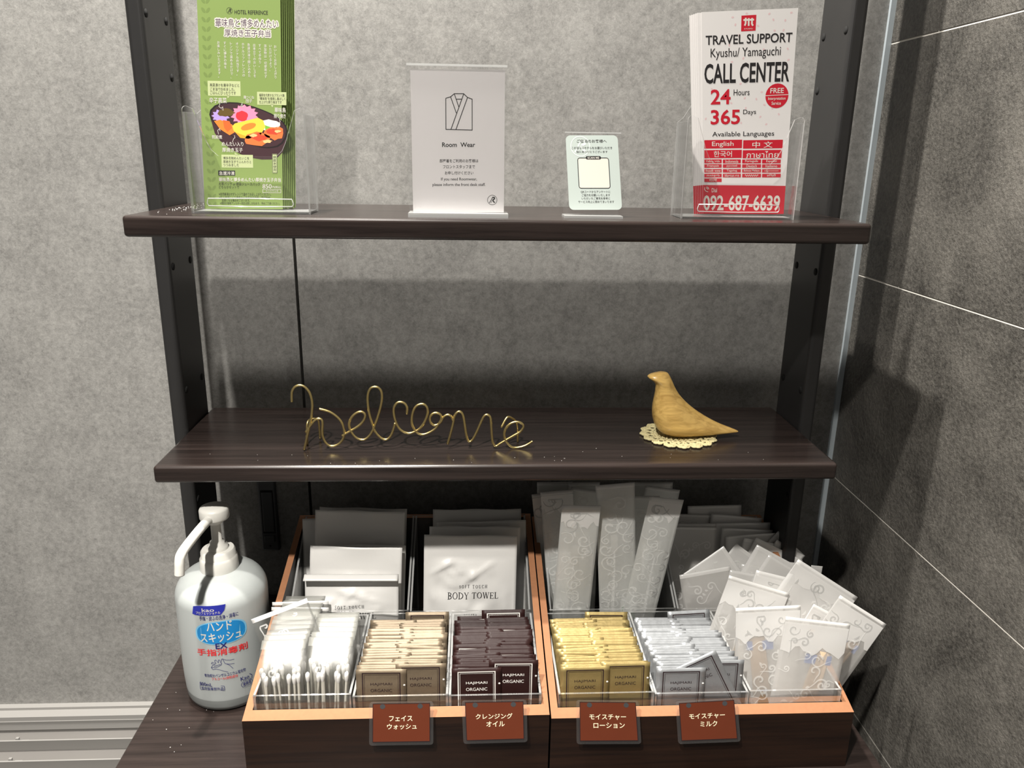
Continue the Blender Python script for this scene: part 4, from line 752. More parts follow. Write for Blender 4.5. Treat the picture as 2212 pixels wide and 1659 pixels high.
# crocheted doily and wooden bird
DB = (.208, -.145, SHELF2); mb = MB()
def ring(r, amp, nw, tr, z, ph=0, k=6):
    n = nw*k; mb.tube([((r+amp*math.cos(2*PI*i/k+ph))*math.cos(2*PI*i/n), (r+amp*math.cos(2*PI*i/k+ph))*math.sin(2*PI*i/n), z+.0005*math.sin(2*PI*i/k)) for i in range(n)], tr, 'doily_thread', 5, True)
for j, r in enumerate((.006, .011, .016, .021, .026)): ring(r, .0022, 10+4*j, .0013, .0014, j)
ring(.0315, .0026, 22, .0014, .0016, .4); ring(.0355, .0030, 22, .0013, .0018, PI); ring(.0395, .0030, 16, .0014, .0018, 0, 8)
for i in range(16):
    a = 2*PI*i/16
    for da, rr in ((-.09, .0398), (.09, .0398), (0, .0415)):
        cx, cy = rr*math.cos(a+da), rr*math.sin(a+da); mb.tube([(cx+.0028*math.cos(b), cy+.0028*math.sin(b), .0017) for b in [2*PI*q/8 for q in range(8)]], .0011, 'doily_thread', 5, True)
o = mb.build('doily'); o.location = DB; o.rotation_euler = (0, 0, .3); tag(o, 'cream crocheted doily under the wooden bird on the lower shelf', 'doily')
BB = Vector((.2, -.152, SHELF2+.0035)); mb = MB(); n = 28; lev = BIRD
vs = []; fs = []; Z0 = min(l[0] for l in lev)
lv = sorted(lev, key=lambda l: l[0])
def interp(z):
    for (za, aa, ba), (zb, ab, bb) in zip(lv, lv[1:]):
        if za <= z <= zb: q = (z-za)/(zb-za); return aa+(ab-aa)*q, ba+(bb-ba)*q
    return lv[-1][1:] if z > lv[-1][0] else lv[0][1:]
zz = [Z0+.0001, .0030, .0038, .0048, .0057, .007, .0088, .0108, .0127, .015, .0172, .02, .0233, .027, .0309, .0346, .0384, .042, .0459, .0496, .0534, .057, .0608, .063, .0652, .0667, .0682, .0691, .07, .0708, .0715, .0724, .0733, .0746, .0759, .0768, .0776, .0783, .0788]
for z in zz:
    a, b = interp(z)
    top = min(1, (max(0, .0795-z)/.010))**.5; low = min(1, (z-Z0+.0012)/.012)**.5
    bw = (.0205 if z < .03 else .0205-.0105*min(1, (z-.03)/.028))*min(top, 1)*low+.0006
    L = b-a
    for i in range(n):
        t = 2*PI*i/n; x = .5-.5*math.cos(t); body = min(L, .046 if z < .06 else L)
        wx = (max(0, x)*L)
        prof = math.sqrt(max(0, 1-((min(wx, .8*body)-.45*body)/(.46*body))**2)) if wx < .45*body else (math.cos(min(1, (wx-.45*body)/(L-.45*body+1e-6))*PI/2)**.85)
        y = (1 if math.sin(t) >= 0 else -1)*bw*max(prof, 0 if wx < .45*body or x > .999 else .10)
        if abs(math.sin(t)) < 1e-6: y = 0
        vs.append((a+wx-BB.x, y, z-Z0))
m = len(zz)
for k in range(m-1):
    for i in range(n): j = (i+1) % n; fs.append((k*n+i, k*n+j, (k+1)*n+j, (k+1)*n+i))
fs += [tuple(range(n))[::-1], tuple(range((m-1)*n, m*n))]
mb.add(vs, fs, 'bird_wood', True); o = mb.build('wooden_bird'); o.location = BB
md = o.modifiers.new('smooth', 'SMOOTH'); md.factor = .5; md.iterations = 4; md = o.modifiers.new('subdivision', 'SUBSURF'); md.levels = 1; md.render_levels = 2
tag(o, 'carved pale yellow wooden bird sitting on the crocheted doily', 'figurine')

# ================================================================== pump bottle
AX = (-.3145, -.197); RB = .0495; bot = thing('pump_bottle', 'white hand sanitizer pump bottle with blue and red print, left of the crates', 'bottle', (AX[0], AX[1], TABLE))
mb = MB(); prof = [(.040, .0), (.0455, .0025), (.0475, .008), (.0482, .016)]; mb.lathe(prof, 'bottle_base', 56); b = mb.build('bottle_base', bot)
mb = MB(); prof = [(.0482, .016), (.0490, .030), (.0495, .05), (.0495, .128)]
for k in range(1, 11):
    a = k*9; prof.append((.0200+.0295*math.cos(math.radians(a)), .128+.0285*math.sin(math.radians(a))))
mb.lathe(prof, 'bottle_plastic', 56); mb.build('bottle_body', bot)
mb = MB(); mb.lathe([(.0203, .1545), (.0206, .157), (.0203, .169), (.0190, .1715), (.0186, .172), (.0184, .178), (.0170, .1800)], 'white_plastic', 40); cap = mb.build('screw_cap', bot)
mb = MB(); mb.lathe([(.0115, .180), (.0110, .184), (.0080, .1855), (.0078, .1885), (.0055, .190), (.0052, .2135)], 'white_plastic', 28); mb.build('pump_stem', bot)
mb = MB(); mb.lathe([(.0075, .211), (.0085, .2145), (.0150, .217), (.0157, .219), (.0157, .2275), (.0145, .2298), (.0100, .2312), (.0001, .2318)], 'white_plastic', 36); mb.build('pump_head', bot)
mb = MB()
mb.tube(catmull([(-.001, -.006, .2215), (-.0045, -.030, .2200), (-.0090, -.060, .2160), (-.0110, -.0735, .2125), (-.0118, -.0770, .2070), (-.0122, -.0785, .1990), (-.0126, -.0795, .1925)], 5), .0050, 'white_plastic', 14); mb.build('spout', bot)
class Wrap:
    W = 1; H = 1
    def P(s, th, z, n=0): r = RB+n+.00015; return Vector((r*math.sin(th), -r*math.cos(th), z-TABLE))
def wpoly(mb, pts, mat, n=0):   # pts in (metres along girth, z), finely fanned
    s = Sheet((0, 0, 1), (1, 0, 1), (1, 0, 0), (0, 0, 0), (0, 0, 0)); t = MB(); s.poly(t, pts, mat, 0)
    wr = Wrap(); mb.add([wr.P(x/RB, z, n) for x, _, z in t.v], t.f, mat)
def wtext(mb, it, th0, z, w, h, mat, wt, n=.0002):
    vs, fs = text_geo(it, wt); wr = Wrap(); mb.add([wr.P(th0+x*w/RB, z+y*h, n) for x, y in vs], fs, mat)
def wline(mb, pts, wd, mat, n=.0002, closed=False):
    s = Sheet((0, 0, 1), (1, 0, 1), (1, 0, 0), (0, 0, 0), (0, 0, 0)); t = MB(); s.line(t, pts, wd, mat, 0, closed)
    wr = Wrap(); mb.add([wr.P(x/RB, z, n) for x, _, z in t.v], t.f, mat)
lb = MB(); lr = MB(); lk = MB(); lc = MB(); lh = MB()
for it in BOTTLE:
    k, th, z, w, h, c, wt = it[:7]; x = th*RB
    if k == '#kaobox':
        pts = [(x-w/2, z-h*.42), (x-w/2+.002, z+h*.38), (x-w/2+.006, z+h*.46)]+[(x-w/2+.006+(w-.006)*i/8, z+h*.5) for i in range(1, 9)]+[(x+w/2-.002, z-h*.1), (x+w/2-.005, z-h*.40)]+[(x+w/2-.006-(w-.006)*i/8, z-h*.5) for i in range(0, 8)]
        wpoly(lk, pts, 'ink_blue', .0001)
    elif k == '#cloud':
        for sc, mt, n in ((1.0, 'ink_skylight', .0001), (.93, 'ink_sky', .00016)):
            pts = []
            for i in range(48):
                a = 2*PI*i/48; r = 1+.10*math.cos(2*a)-.06*math.cos(4*a+.4)
                pts.append((x+w/2*sc*math.copysign(abs(math.cos(a))**.8, math.cos(a)), z+h*.46*sc*math.copysign(abs(math.sin(a))**.75, math.sin(a))*(1+.05*math.cos(a-1))))
            wpoly(lc, pts, mt, n)
    elif k == '#hands':
        q = lambda pts: [(x+(a-402)/175*w, z-(b-1252)/105*h) for a, b in pts]
        for pl in ([(318, 1262), (330, 1245), (350, 1240), (322, 1232), (330, 1222), (356, 1232), (348, 1212), (358, 1206), (374, 1228), (376, 1208), (386, 1210), (392, 1232), (400, 1204), (408, 1204), (418, 1236), (450, 1256), (474, 1286)],
                   [(404, 1204), (430, 1216), (460, 1222), (488, 1222)], [(318, 1262), (345, 1262), (370, 1256), (392, 1246), (398, 1232)], [(330, 1276), (352, 1272), (374, 1278), (400, 1290), (436, 1304)], [(318, 1262), (330, 1276)], [(425, 1242), (455, 1250), (486, 1252)], [(338, 1254), (366, 1246), (388, 1240)]):
            wline(lh, q(pl), .00042, 'ink_navy')
    elif k in ('#bframe', '#oval'):
        r = .0008 if k == '#bframe' else h*.48; pts = []
        for cx, cz, a0 in ((-w/2+r, -h/2+r, 180), (w/2-r, -h/2+r, 270), (w/2-r, h/2-r, 0), (-w/2+r, h/2-r, 90)):
            for i in range(5): a = math.radians(a0+22.5*i); pts.append((x+cx+r*math.cos(a), z+cz+r*math.sin(a)))
        wline(lr, pts, .0004, 'ink_navy', .0002, True)
    elif k == '#moon': wline(lr, [(x-.001, z+h*.5), (x+.0018, z+h*.2), (x+.0014, z-.0018), (x-.002, z-h*.45)], .0005, 'ink_navy')
    else: wtext(lk if k in ('kao', 'プロフェッショナル') else lb if z > .136 else lr, k, th, z, w, h, 'ink_'+c, wt, .0003)
lk.build('maker_mark', bot); lc.build('blue_oval', bot); lb.build('product_name', bot); lh.build('hands_drawing', bot); lr.build('small_print', bot)

# ================================================================== crates
CF, CB = -.345, -.052
def crate_top(y): return .1190+.262*(y-CF)
def crate(x0, x1, zoff, label):
    base = ((x0+x1)/2, CF, TABLE); t = thing('crate', label, 'crate', base); th = .0118; w = (x1-x0)/2
    ft = crate_top(CF)+zoff-TABLE; fi = crate_top(CF+th)+zoff-TABLE; bt = crate_top(CB)+zoff-TABLE; D = CB-CF
    def panel(name, poly, a, b, top_i):
        mb = MB(); mb.prism(poly, 'x', a, b, 'walnut')
        o = mb.build(name, t); o.data.materials.append(MATS['raw_mdf'])
        for p in o.data.polygons:
            if p.normal.z > .8 and p.center.z > .03: p.material_index = 1
        return o
    panel('front_panel', [(0, 0), (th, 0), (th, fi), (0, ft)], -w, w, 0)
    for s in (-1, 1):
        a, b = (-w, -w+th*.62) if s < 0 else (w-th*.62, w)
        panel('side_panel', [(th, 0), (D, 0), (D, bt), (th, fi)], a, b, 0)
    panel('back_panel', [(D-th*.6, 0), (D, 0), (D, bt), (D-th*.6, bt-.0015)], -w+th*.62, w-th*.62, 0)
    mb = MB(); mb.box(-w+th*.62, w-th*.62, th, D-th*.6, .006, .012, 'black_lining'); mb.build('bottom_panel', t)
    return t
crate(-.2562, .0447, .0025, 'left dark walnut crate with orange rim, holding towels, swabs and brown sachets')
crate(.0467, .3553, -.002, 'right dark walnut crate with orange rim, holding toothbrushes, brushes and gold sachets')
FL = TABLE+.0125           # upper face of the crate bottoms
def acrylic_box(x0, x1, yf, yb, zf, zb, label, floor=FL, th=.0022, rot=0):
    base = ((x0+x1)/2, (yf+yb)/2, floor); w = (x1-x0)/2; d = (yb-yf)/2; hf, hb = zf-floor, zb-floor
    mb = MB(); E = 'acrylic_edge'
    mb.prism([(-w, 0), (w, 0), (w, hf), (-w, hf)], 'y', -d, -d+th, 'acrylic', E)
    mb.prism([(-w, 0), (w, 0), (w, hb), (-w, hb)], 'y', d-th, d, 'acrylic', E)
    for a in (-w, w-th): mb.prism([(-d+th, 0), (d-th, 0), (d-th, hb), (-d+th, hf)], 'x', a, a+th, 'acrylic', E)
    mb.box(-w+th, w-th, -d+th, d-th, 0, th, 'acrylic')
    o = mb.build('acrylic_box'); o.location = base; return tag(o, label, 'acrylic box')
acrylic_box(-.2478, -.1520, -.3325, -.190, .1400, .1385, 'clear acrylic box of cotton swab packets, front left corner of the left crate')
acrylic_box(-.1508, -.0562, -.3325, -.188, .1370, .1385, 'clear acrylic box of brown sachets, front middle of the left crate')
acrylic_box(-.0555, .0374, -.3325, -.188, .1360, .1370, 'clear acrylic box of near-black sachets, front right of the left crate')
acrylic_box(.0545, .1518, -.3325, -.188, .1355, .1355, 'clear acrylic box of gold sachets, front left of the right crate')
acrylic_box(.1528, .2492, -.3325, -.188, .1335, .1360, 'clear acrylic box of silver sachets, front middle of the right crate')
acrylic_box(.2502, .3460, -.3325, -.188, .1345, .1360, 'clear acrylic box of brush packets, front right corner of the right crate')
acrylic_box(-.2470, -.1070, -.1795, -.060, .1355, .2010, 'tall clear acrylic box of folded towel packs, rear left of the left crate')
acrylic_box(-.1058, .0372, -.1795, -.060, .1340, .2010, 'tall clear acrylic box of body towels, rear right of the left crate')
acrylic_box(.0600, .2130, -.1795, -.060, .1335, .1980, 'tall clear acrylic box of toothbrush packets, rear left of the right crate')
acrylic_box(.2145, .3465, -.1795, -.060, .1325, .1960, 'tall clear acrylic box of brush packets, rear right of the right crate')

# hanging name tags
def name_tag(TL, TR, BR, BL, lines, label):
    base = (Vector(BL)+Vector(BR))/2; t = thing('name_tag', label, 'name tag', base); m = .0035
    u = (Vector(TR)-Vector(TL)).normalized(); v = (Vector(TL)-Vector(BL)).normalized()
    o = [Vector(TL)-u*m+v*m*.4, Vector(TR)+u*m+v*m*.4, Vector(BR)+u*m-v*m*1.1, Vector(BL)-u*m-v*m*1.1]
    so = Sheet(*o, base); mb = MB(); so.body(mb, 'lamination', .0012, .003); mb.build('lamination', t)
    n = so.n
    s = Sheet(*[Vector(p)+n*.0002 for p in (TL, TR, BR, BL)], base); mb = MB(); s.body(mb, 'tag_brown', .0003); mb.build('tag_card', t)
    mb = MB(); s.frame(mb, .5, .5, 1.0, 1.0, .0006, 'print_dark', .0001)
    for k, (tx, v0, w) in enumerate(lines): s.text(mb, tx, .5+(.01 if k else -.01), v0, w, .145, 'ink_lettercream', .35, False, .0002)
    mb.build('lettering', t)
    mb = MB()
    for u0 in (.17, .83): s.disc(mb, u0, .93, .0026, 'grey_metal', .0002, 18)
    mb.build('punched_holes', t); return t
T4 = [((-.1285, -.3475, .1405), (-.0735, -.3475, .1400), (-.0737, -.3535, .1005), (-.1294, -.3535, .1010), [("フェイス", .615, .41), ("ウォッシュ", .40, .52)], 'brown name tag under the box of brown sachets'),
      ((-.0389, -.3475, .1400), (.0178, -.3475, .1398), (.0190, -.3535, .1010), (-.0374, -.3535, .1005), [("クレンジング", .625, .64), ("オイル", .42, .32)], 'brown name tag under the box of near-black sachets'),
      ((.0740, -.3475, .1378), (.1294, -.3475, .1360), (.1332, -.3535, .0958), (.0751, -.3535, .0970), [("モイスチャー", .62, .65), ("ローション", .40, .55)], 'brown name tag under the box of gold sachets'),
      ((.1734, -.3475, .1340), (.2284, -.3475, .1365), (.2339, -.3535, .0955), (.1775, -.3535, .0945), [("モイスチャー", .63, .65), ("ミルク", .42, .31)], 'brown name tag under the box of silver sachets')]
for a in T4: name_tag(*a)

# ================================================================== sachets
def place(o, top, roll, lean, h):
    M = Matrix.Rotation(-math.radians(lean), 4, 'X') @ Matrix.Rotation(-math.radians(roll), 4, 'Y')
    o.rotation_euler = M.to_euler(); o.location = Vector(top)-M.to_3x3() @ Vector((0, 0, h)); return o
def pillow(w, h, th, nx, nz, seal_t, seal_b, seal_s, seed, crease=0.0):
    """front height field of a flat sealed packet: returns f(x, z) = distance of the face from the mid plane"""
    r = random.Random(seed); waves = [(r.uniform(.5, 1), r.uniform(-1, 1)*90, r.uniform(-1, 1)*90, r.uniform(0, 6)) for _ in range(5)]
    def f(x, z):
        ax = max(0, (w/2-seal_s-abs(x))/(w/2-seal_s)); az = max(0, min(z-seal_b, h-seal_t-z)/(h*.30))
        e = min(1, ax*2.2)**.6*min(1, az)**.6
        c = sum(a*math.sin(kx*x+kz*z+p) for a, kx, kz, p in waves)/5
        return .00018+th*e*(1+crease*1.1*c)
    return f
def packet_mesh(mb, w, h, f, mat, nx=12, nz=16, bend=None, back=None, bandmat=None, bandz=None, curve=None):
    vs = []; fs = []; k = {}
    P = lambda x, y, z: (x, y, z)
    def bent(x, y, z):
        if curve: y = y+curve(x, z)
        if bend and z > bend[0]:
            d = z-bend[0]; R = bend[2]; a = min(d/R, bend[1]); rest = d-a*R
            yy = -R+R*math.cos(a)-rest*math.sin(a); zz = bend[0]+R*math.sin(a)+rest*math.cos(a)
            return (x, yy+y*math.cos(a), zz+y*math.sin(a)*.3)
        return (x, y, z)
    for sgn in (-1, 1):
        for j in range(nz+1):
            for i in range(nx+1):
                x = -w/2+w*i/nx; z = h*j/nz; vs.append(bent(x, sgn*f(x, z)*(1 if sgn < 0 else .8), z))
    q = (nx+1)*(nz+1); ix = lambda i, j, s: s*q+j*(nx+1)+i
    bands = []
    for j in range(nz):
        tgt = bands if (bandz and h*(j+.5)/nz > bandz) else fs
        for i in range(nx): tgt.append((ix(i, j, 0), ix(i+1, j, 0), ix(i+1, j+1, 0), ix(i, j+1, 0))); tgt.append((ix(i, j, 1), ix(i, j+1, 1), ix(i+1, j+1, 1), ix(i+1, j, 1)))
    for i in range(nx): fs.append((ix(i, 0, 1), ix(i+1, 0, 1), ix(i+1, 0, 0), ix(i, 0, 0))); fs.append((ix(i, nz, 0), ix(i+1, nz, 0), ix(i+1, nz, 1), ix(i, nz, 1)))
    for j in range(nz): fs.append((ix(0, j, 1), ix(0, j, 0), ix(0, j+1, 0), ix(0, j+1, 1))); fs.append((ix(nx, j, 0), ix(nx, j, 1), ix(nx, j+1, 1), ix(nx, j+1, 0)))
    o = len(mb.v); mb.add(vs, fs, mat, True)
    if bands:
        s = mb.slot(bandmat)
        for fc in bands: mb.f.append(tuple(a+o for a in fc)); mb.m.append(s); mb.sm.append(True)
    return bent
def strip(mb, pts, wd, f, mat, lift=.00025, bent=lambda x, y, z: (x, y, z)):
    P2 = [Vector(p) for p in pts]; m = len(P2); vs = []; fs = []
    for i, p in enumerate(P2):
        d = P2[min(i+1, m-1)]-P2[max(i-1, 0)]; d = d.normalized() if d.length else Vector((1, 0)); a = Vector((-d.y, d.x))
        ww = wd(i/(m-1)) if callable(wd) else wd
        for sg in (1, -1): q = p+a*ww/2*sg; vs.append(bent(q.x, -f(q.x, q.y)-lift, q.y))
    for i in range(m-1): fs.append((2*i, 2*i+2, 2*i+3, 2*i+1))
    mb.add(vs, fs, mat)
def seg(a, b, k=8): return [(a[0]+(b[0]-a[0])*i/k, a[1]+(b[1]-a[1])*i/k) for i in range(k+1)]
SW, SH = .0500, .080
def sachet_mesh(foil, pr, inner, seed):
    mb = MB(); f = pillow(SW, SH, .00085, 10, 16, .009, .006, .006, seed, .5); packet_mesh(mb, SW, SH, f, foil, 10, 14)
    for mg, wd in ((.0064, .0010), (.0082, .0003)):
        x, zb, zt = SW/2-mg, mg, SH-mg+.0022
        for a, b in (((-x-wd/2, zt), (x+wd/2, zt)), ((-x, zb), (-x, zt)), ((x, zb), (x, zt)), ((-x-wd/2, zb), (x+wd/2, zb))): strip(mb, seg(a, b, 10), wd, f, pr)
    return mb.mesh('sachet'), f
def lettering(parent, f, pr):
    mb = MB()
    for tx, z in (("HAJIMARI", SH-.0165), ("ORGANIC", SH-.0232)):
        vs, fs = text_geo(tx, 0); mb.add([(x*.0215, -f(x*.0215, z+y*.0034)-.0003, z+y*.0034) for x, y in vs], fs, pr)
    mb.build('lettering', parent)
def notch(parent):
    mb = MB(); mb.lathe([(.0003, -.00035), (.0011, -.0001), (.0011, .0001), (.0003, .00035)], 'ink_white', 8); o = mb.build('tear_notch', parent); o.rotation_euler = (PI/2, 0, 0); o.location = (SW/2-.002, -.0004, SH-.018)
def sachets(x0, x1, colour, foil, pr, seed, ztop_f, extra=None):
    r = random.Random(seed); me, f = sachet_mesh(foil, pr, None, seed); rows = 27
    lx, rx = x0+.0035+SW/2-.0008, x1-.0035-SW/2+.0008; first = None
    for k in range(rows):
        q = k/(rows-1); lean = 4+12*q
        for side in (0, 1):
            if extra == 'loose' and side == 1 and k < 1: pass
            jit = (0 if k < 1 else r.uniform(-.0006, .0062)*(1 if side == 0 else -1)); roll = r.uniform(-1.2, 1.2) if k else r.uniform(-.6, .6)
            if k > 2 and r.random() < .12: roll = r.uniform(-4, 4)
            zt = ztop_f-.0185*q+r.uniform(-.0012, .0014)+(.0045 if side == 1 and k == 0 else 0)
            yb = -.3268+.0039*k+side*.00195
            y = yb+(zt-FL-.003)*math.tan(math.radians(lean))
            if first is None:
                o = bpy.data.objects.new('sachet', me); COL.objects.link(o); first = o
            else: o = first.copy(); COL.objects.link(o)
            place(o, ((lx if side == 0 else rx)+jit, y, zt), roll, lean, SH)
            if k == 0: tag(o, 'front %s foil sachet %s its clear box' % (colour, 'at the left of' if side == 0 else 'at the right of'), 'sachet', colour+' sachets in their box')
            elif k == rows-1 and side == 1: tag(o, 'rearmost %s foil sachet, standing proud at the back of its box' % colour, 'sachet', colour+' sachets in their box'); o.location.z += .007
            else: tag(o, '%s foil sachet filed upright behind the front pair in its box' % colour, 'sachet', colour+' sachets in their box')
            if k == 0: lettering(o, f, pr); notch(o)
    return first, f
sachets(-.1508, -.0562, 'brown', 'foil_brown', 'print_dark', 21, .1590)
sachets(-.0555, .0374, 'near-black', 'foil_dark', 'print_pale', 22, .1600)
sachets(.0545, .1518, 'gold', 'foil_gold', 'print_dark', 23, .1575)
sv, svf = sachets(.1528, .2492, 'silver', 'foil_silver', 'print_dark', 24, .1560)
o = sv.copy(); COL.objects.link(o); place(o, (.1925, -.3203, .1640), 27, 4, SH); sv.location.y -= .0028; tag(o, 'silver foil sachet slipped askew between the upright front pair', 'sachet', 'silver sachets in their box'); lettering(o, svf, 'print_dark')

# ================================================================== towel packs
def serif_glyphs():
    A = lambda cx, cy, rx, ry, a0, a1, n=14: [(cx+rx*math.cos(math.radians(a0+(a1-a0)*i/n)), cy+ry*math.sin(math.radians(a0+(a1-a0)*i/n))) for i in range(n+1)]
    K, T = .125, .05; rd = lambda a0, a1: (lambda q: T+(K-T)*abs(math.cos(math.radians(a0+(a1-a0)*q))))
    sf = lambda x, y, w=.30: ([(x-w/2, y), (x+w/2, y)], T)
    st = lambda x: ([(x, 0), (x, 1)], K)
    g = {}
    g['O'] = (.98, [(A(.46, .5, .38, .5, 0, 360, 24), rd(0, 360))]); g['C'] = (.88, [(A(.47, .5, .38, .5, 45, 318, 20), rd(45, 318)), ([(.76, .72), (.76, .95)], T)])
    g['D'] = (.95, [st(.17), sf(.14, 0), sf(.14, 1), (A(.2, .5, .62, .48, 90, -90, 18), rd(90, -90))])
    g['B'] = (.82, [st(.17), sf(.14, 0), sf(.14, 1), (A(.2, .755, .40, .235, 90, -90, 12), rd(90, -90)), (A(.2, .265, .47, .255, 90, -90, 12), rd(90, -90))])
    g['Y'] = (.88, [([(.14, 1), (.44, .5)], K), ([(.76, 1), (.47, .48)], T), ([(.45, .5), (.45, 0)], K), sf(.14, 1, .26), sf(.76, 1, .24), sf(.45, 0)])
    g['T'] = (.86, [([(.04, .98), (.78, .98)], T*1.2), ([(.41, 1), (.41, 0)], K), sf(.41, 0), ([(.05, .98), (.05, .78)], T), ([(.77, .98), (.77, .78)], T)])
    g['W'] = (1.22, [([(.12, 1), (.36, 0)], K), ([(.36, 0), (.60, 1)], T), ([(.58, 1), (.82, 0)], K), ([(.82, 0), (1.06, 1)], T), sf(.12, 1, .26), sf(.59, 1, .26), sf(1.06, 1, .22)])
    g['E'] = (.78, [st(.17), ([(.04, .975), (.64, .975)], T), ([(.17, .52), (.52, .52)], T), ([(.04, .025), (.68, .025)], T), ([(.64, .98), (.64, .80)], T), ([(.68, 0), (.68, .22)], T), ([(.52, .62), (.52, .42)], T)])
    g['F'] = (.72, [st(.17), ([(.04, .975), (.62, .975)], T), ([(.17, .52), (.50, .52)], T), ([(.62, .98), (.62, .80)], T), ([(.50, .62), (.50, .42)], T), sf(.17, 0)])
    g['L'] = (.74, [st(.17), sf(.17, 1), ([(.04, .025), (.64, .025)], T), ([(.64, 0), (.64, .22)], T)])
    g['U'] = (.92, [([(.17, 1), (.17, .34)], K), (A(.45, .34, .28, .33, 180, 360, 12), lambda q: K+(T-K)*q), ([(.73, .34), (.73, 1)], T), sf(.17, 1), sf(.73, 1, .24)])
    g['H'] = (1.0, [st(.17), st(.79), ([(.17, .5), (.79, .5)], T), sf(.17, 0), sf(.17, 1), sf(.79, 0), sf(.79, 1)])
    g['S'] = (.68, [([(.54, .78), (.50, .93), (.34, .99), (.17, .93), (.10, .78), (.16, .63), (.32, .53), (.48, .42), (.55, .26), (.48, .09), (.30, .01), (.13, .08), (.08, .24)], lambda q: T+(K-T)*math.exp(-((q-.5)/.22)**2)), ([(.54, .72), (.54, .98)], T), ([(.08, .02), (.08, .28)], T)])
    return g
GLYPH = serif_glyphs()
def serif_text(mb, tx, cx, z, w, h, f, mat, track, bent):
    adv = sum((GLYPH[c][0] if c != ' ' else .42)+track for c in tx)-track; k = w/adv; x = cx-w/2
    for c in tx:
        if c != ' ':
            for pts, wd in GLYPH[c][1]: strip(mb, [(x+p[0]*k, z-h/2+p[1]*h) for p in pts], (lambda q, wd=wd: (wd(q) if callable(wd) else wd)*h), f, mat, .0004, bent)
        x += ((GLYPH[c][0] if c != ' ' else .42)+track)*k
TL_ = ['rearmost white towel pack in the left towel box, only its top showing', 'white towel pack jutting left behind the creased one, left towel box', 'tall creased white towel pack with folded left corner, rear of the left towel box',
       'white towel pack with a curled up left corner, middle of the left towel box', 'white crumpled towel pack second from the front in the left towel box', 'front towel pack in the left towel box, its top flap folded forward',
       'rearmost body towel pack in the right towel box', 'body towel pack shifted right, third from the front in the right towel box', 'body towel pack directly behind the front one in the right towel box', 'front white body towel pack with black print in the right towel box']
for k, (side, x, y, z, w, roll) in enumerate(TOWELS):
    lab = TL_[k]; W = .113; hh = .150
    if side == 'L':
        W = .110 if k != 1 else .080
        x = [-.1700, -.2075, -.1700, -.1680, -.1715, -.1745][k]
        roll = max(-2, min(2, roll))
    x = max(x, -.246+W/2+.001) if side == 'L' else max(-.1045+W/2, min(x, .036-W/2))
    lean = 9; y2 = y-.012 if side == 'L' else y-.008
    bend = None
    if k == 5: hh = .1265+.013; bend = (.1265-.001, 2.1, .0022)
    else: hh = z-FL-.004
    th = .0055 if k in (5, 9) else .0030
    f = pillow(W, hh, th, 24, 30, .030, .006, .0055, 40+k, .95)
    if k in (5, 9):
        g = f; rr = random.Random(k); bumps = [(rr.uniform(-W/2, W/2), rr.uniform(0, hh-.04), rr.uniform(.0028, .0075), rr.uniform(-.0015, .0016)) for _ in range(130)]
        def f(x, z, g=g, bumps=bumps):
            v = g(x, z)
            if v > .0015: v += sum(a*math.exp(-((x-bx)**2+(z-bz)**2)/(2*s*s)) for bx, bz, s, a in bumps)*min(1, (v-.0015)/.0015)
            return v
    rc = random.Random(70+k); ridges = [(rc.uniform(-W*.4, W*.4), rc.uniform(.030, .052), rc.uniform(-.9, .9), rc.uniform(.0012, .0026), rc.uniform(.010, .024)) for _ in range(9)]
    g2 = f
    def f(x, z, g2=g2, hh=hh, ridges=ridges):
        v = g2(x, z); d = hh-z
        if v > .0004:
            for cx, cd_, an, am, L in ridges:
                u = (x-cx)*math.cos(an)+(d-cd_)*math.sin(an); w_ = -(x-cx)*math.sin(an)+(d-cd_)*math.cos(an)
                v += am*math.exp(-(w_/.0028)**2-(u/L)**2)*min(1, (v-.0004)/.001)
        return v
    t = thing('towel_pack', lab, 'towel pack', group='towel packs in the tall boxes')
    mb = MB(); cw = random.Random(k); p1, p2 = cw.uniform(0, 6), cw.uniform(60, 110)
    curl = (lambda x, z, h=hh, a=(.010 if k == 3 else .0018): -a*max(0, (z-h+.02)/.02)**1.5*(.35+max(0, -x/.055) if k == 3 else math.sin(p2*x+p1)))
    bent = packet_mesh(mb, W, hh, f, 'towel_wrap', 34, 44, bend, curve=(None if k == 5 else curl)); mb.build('wrapper', t)
    if k in (5, 9):
        mb = MB(); zt = (hh-.063) if k == 9 else .0885; c0 = .004 if k == 9 else -.002
        serif_text(mb, "SOFT TOUCH", c0, zt, .034, .0040, f, 'ink_ink', .42, bent); serif_text(mb, "BODY TOWEL", c0, zt-.0115, .062, .0078, f, 'ink_ink', .06, bent); vs, fs = text_geo("ボディタオル", .1); mb.add([(c0-.003+x*.0165, -f(c0-.003+x*.0165, zt-.0345+y*.0026)-.0004, zt-.0345+y*.0026) for x, y in vs], fs, 'ink_ink'); mb.build('lettering', t)
    place(t, (x, y2, FL+.004+hh if k != 5 else .1765+.010), roll if side == 'L' else roll*.7, lean, hh)

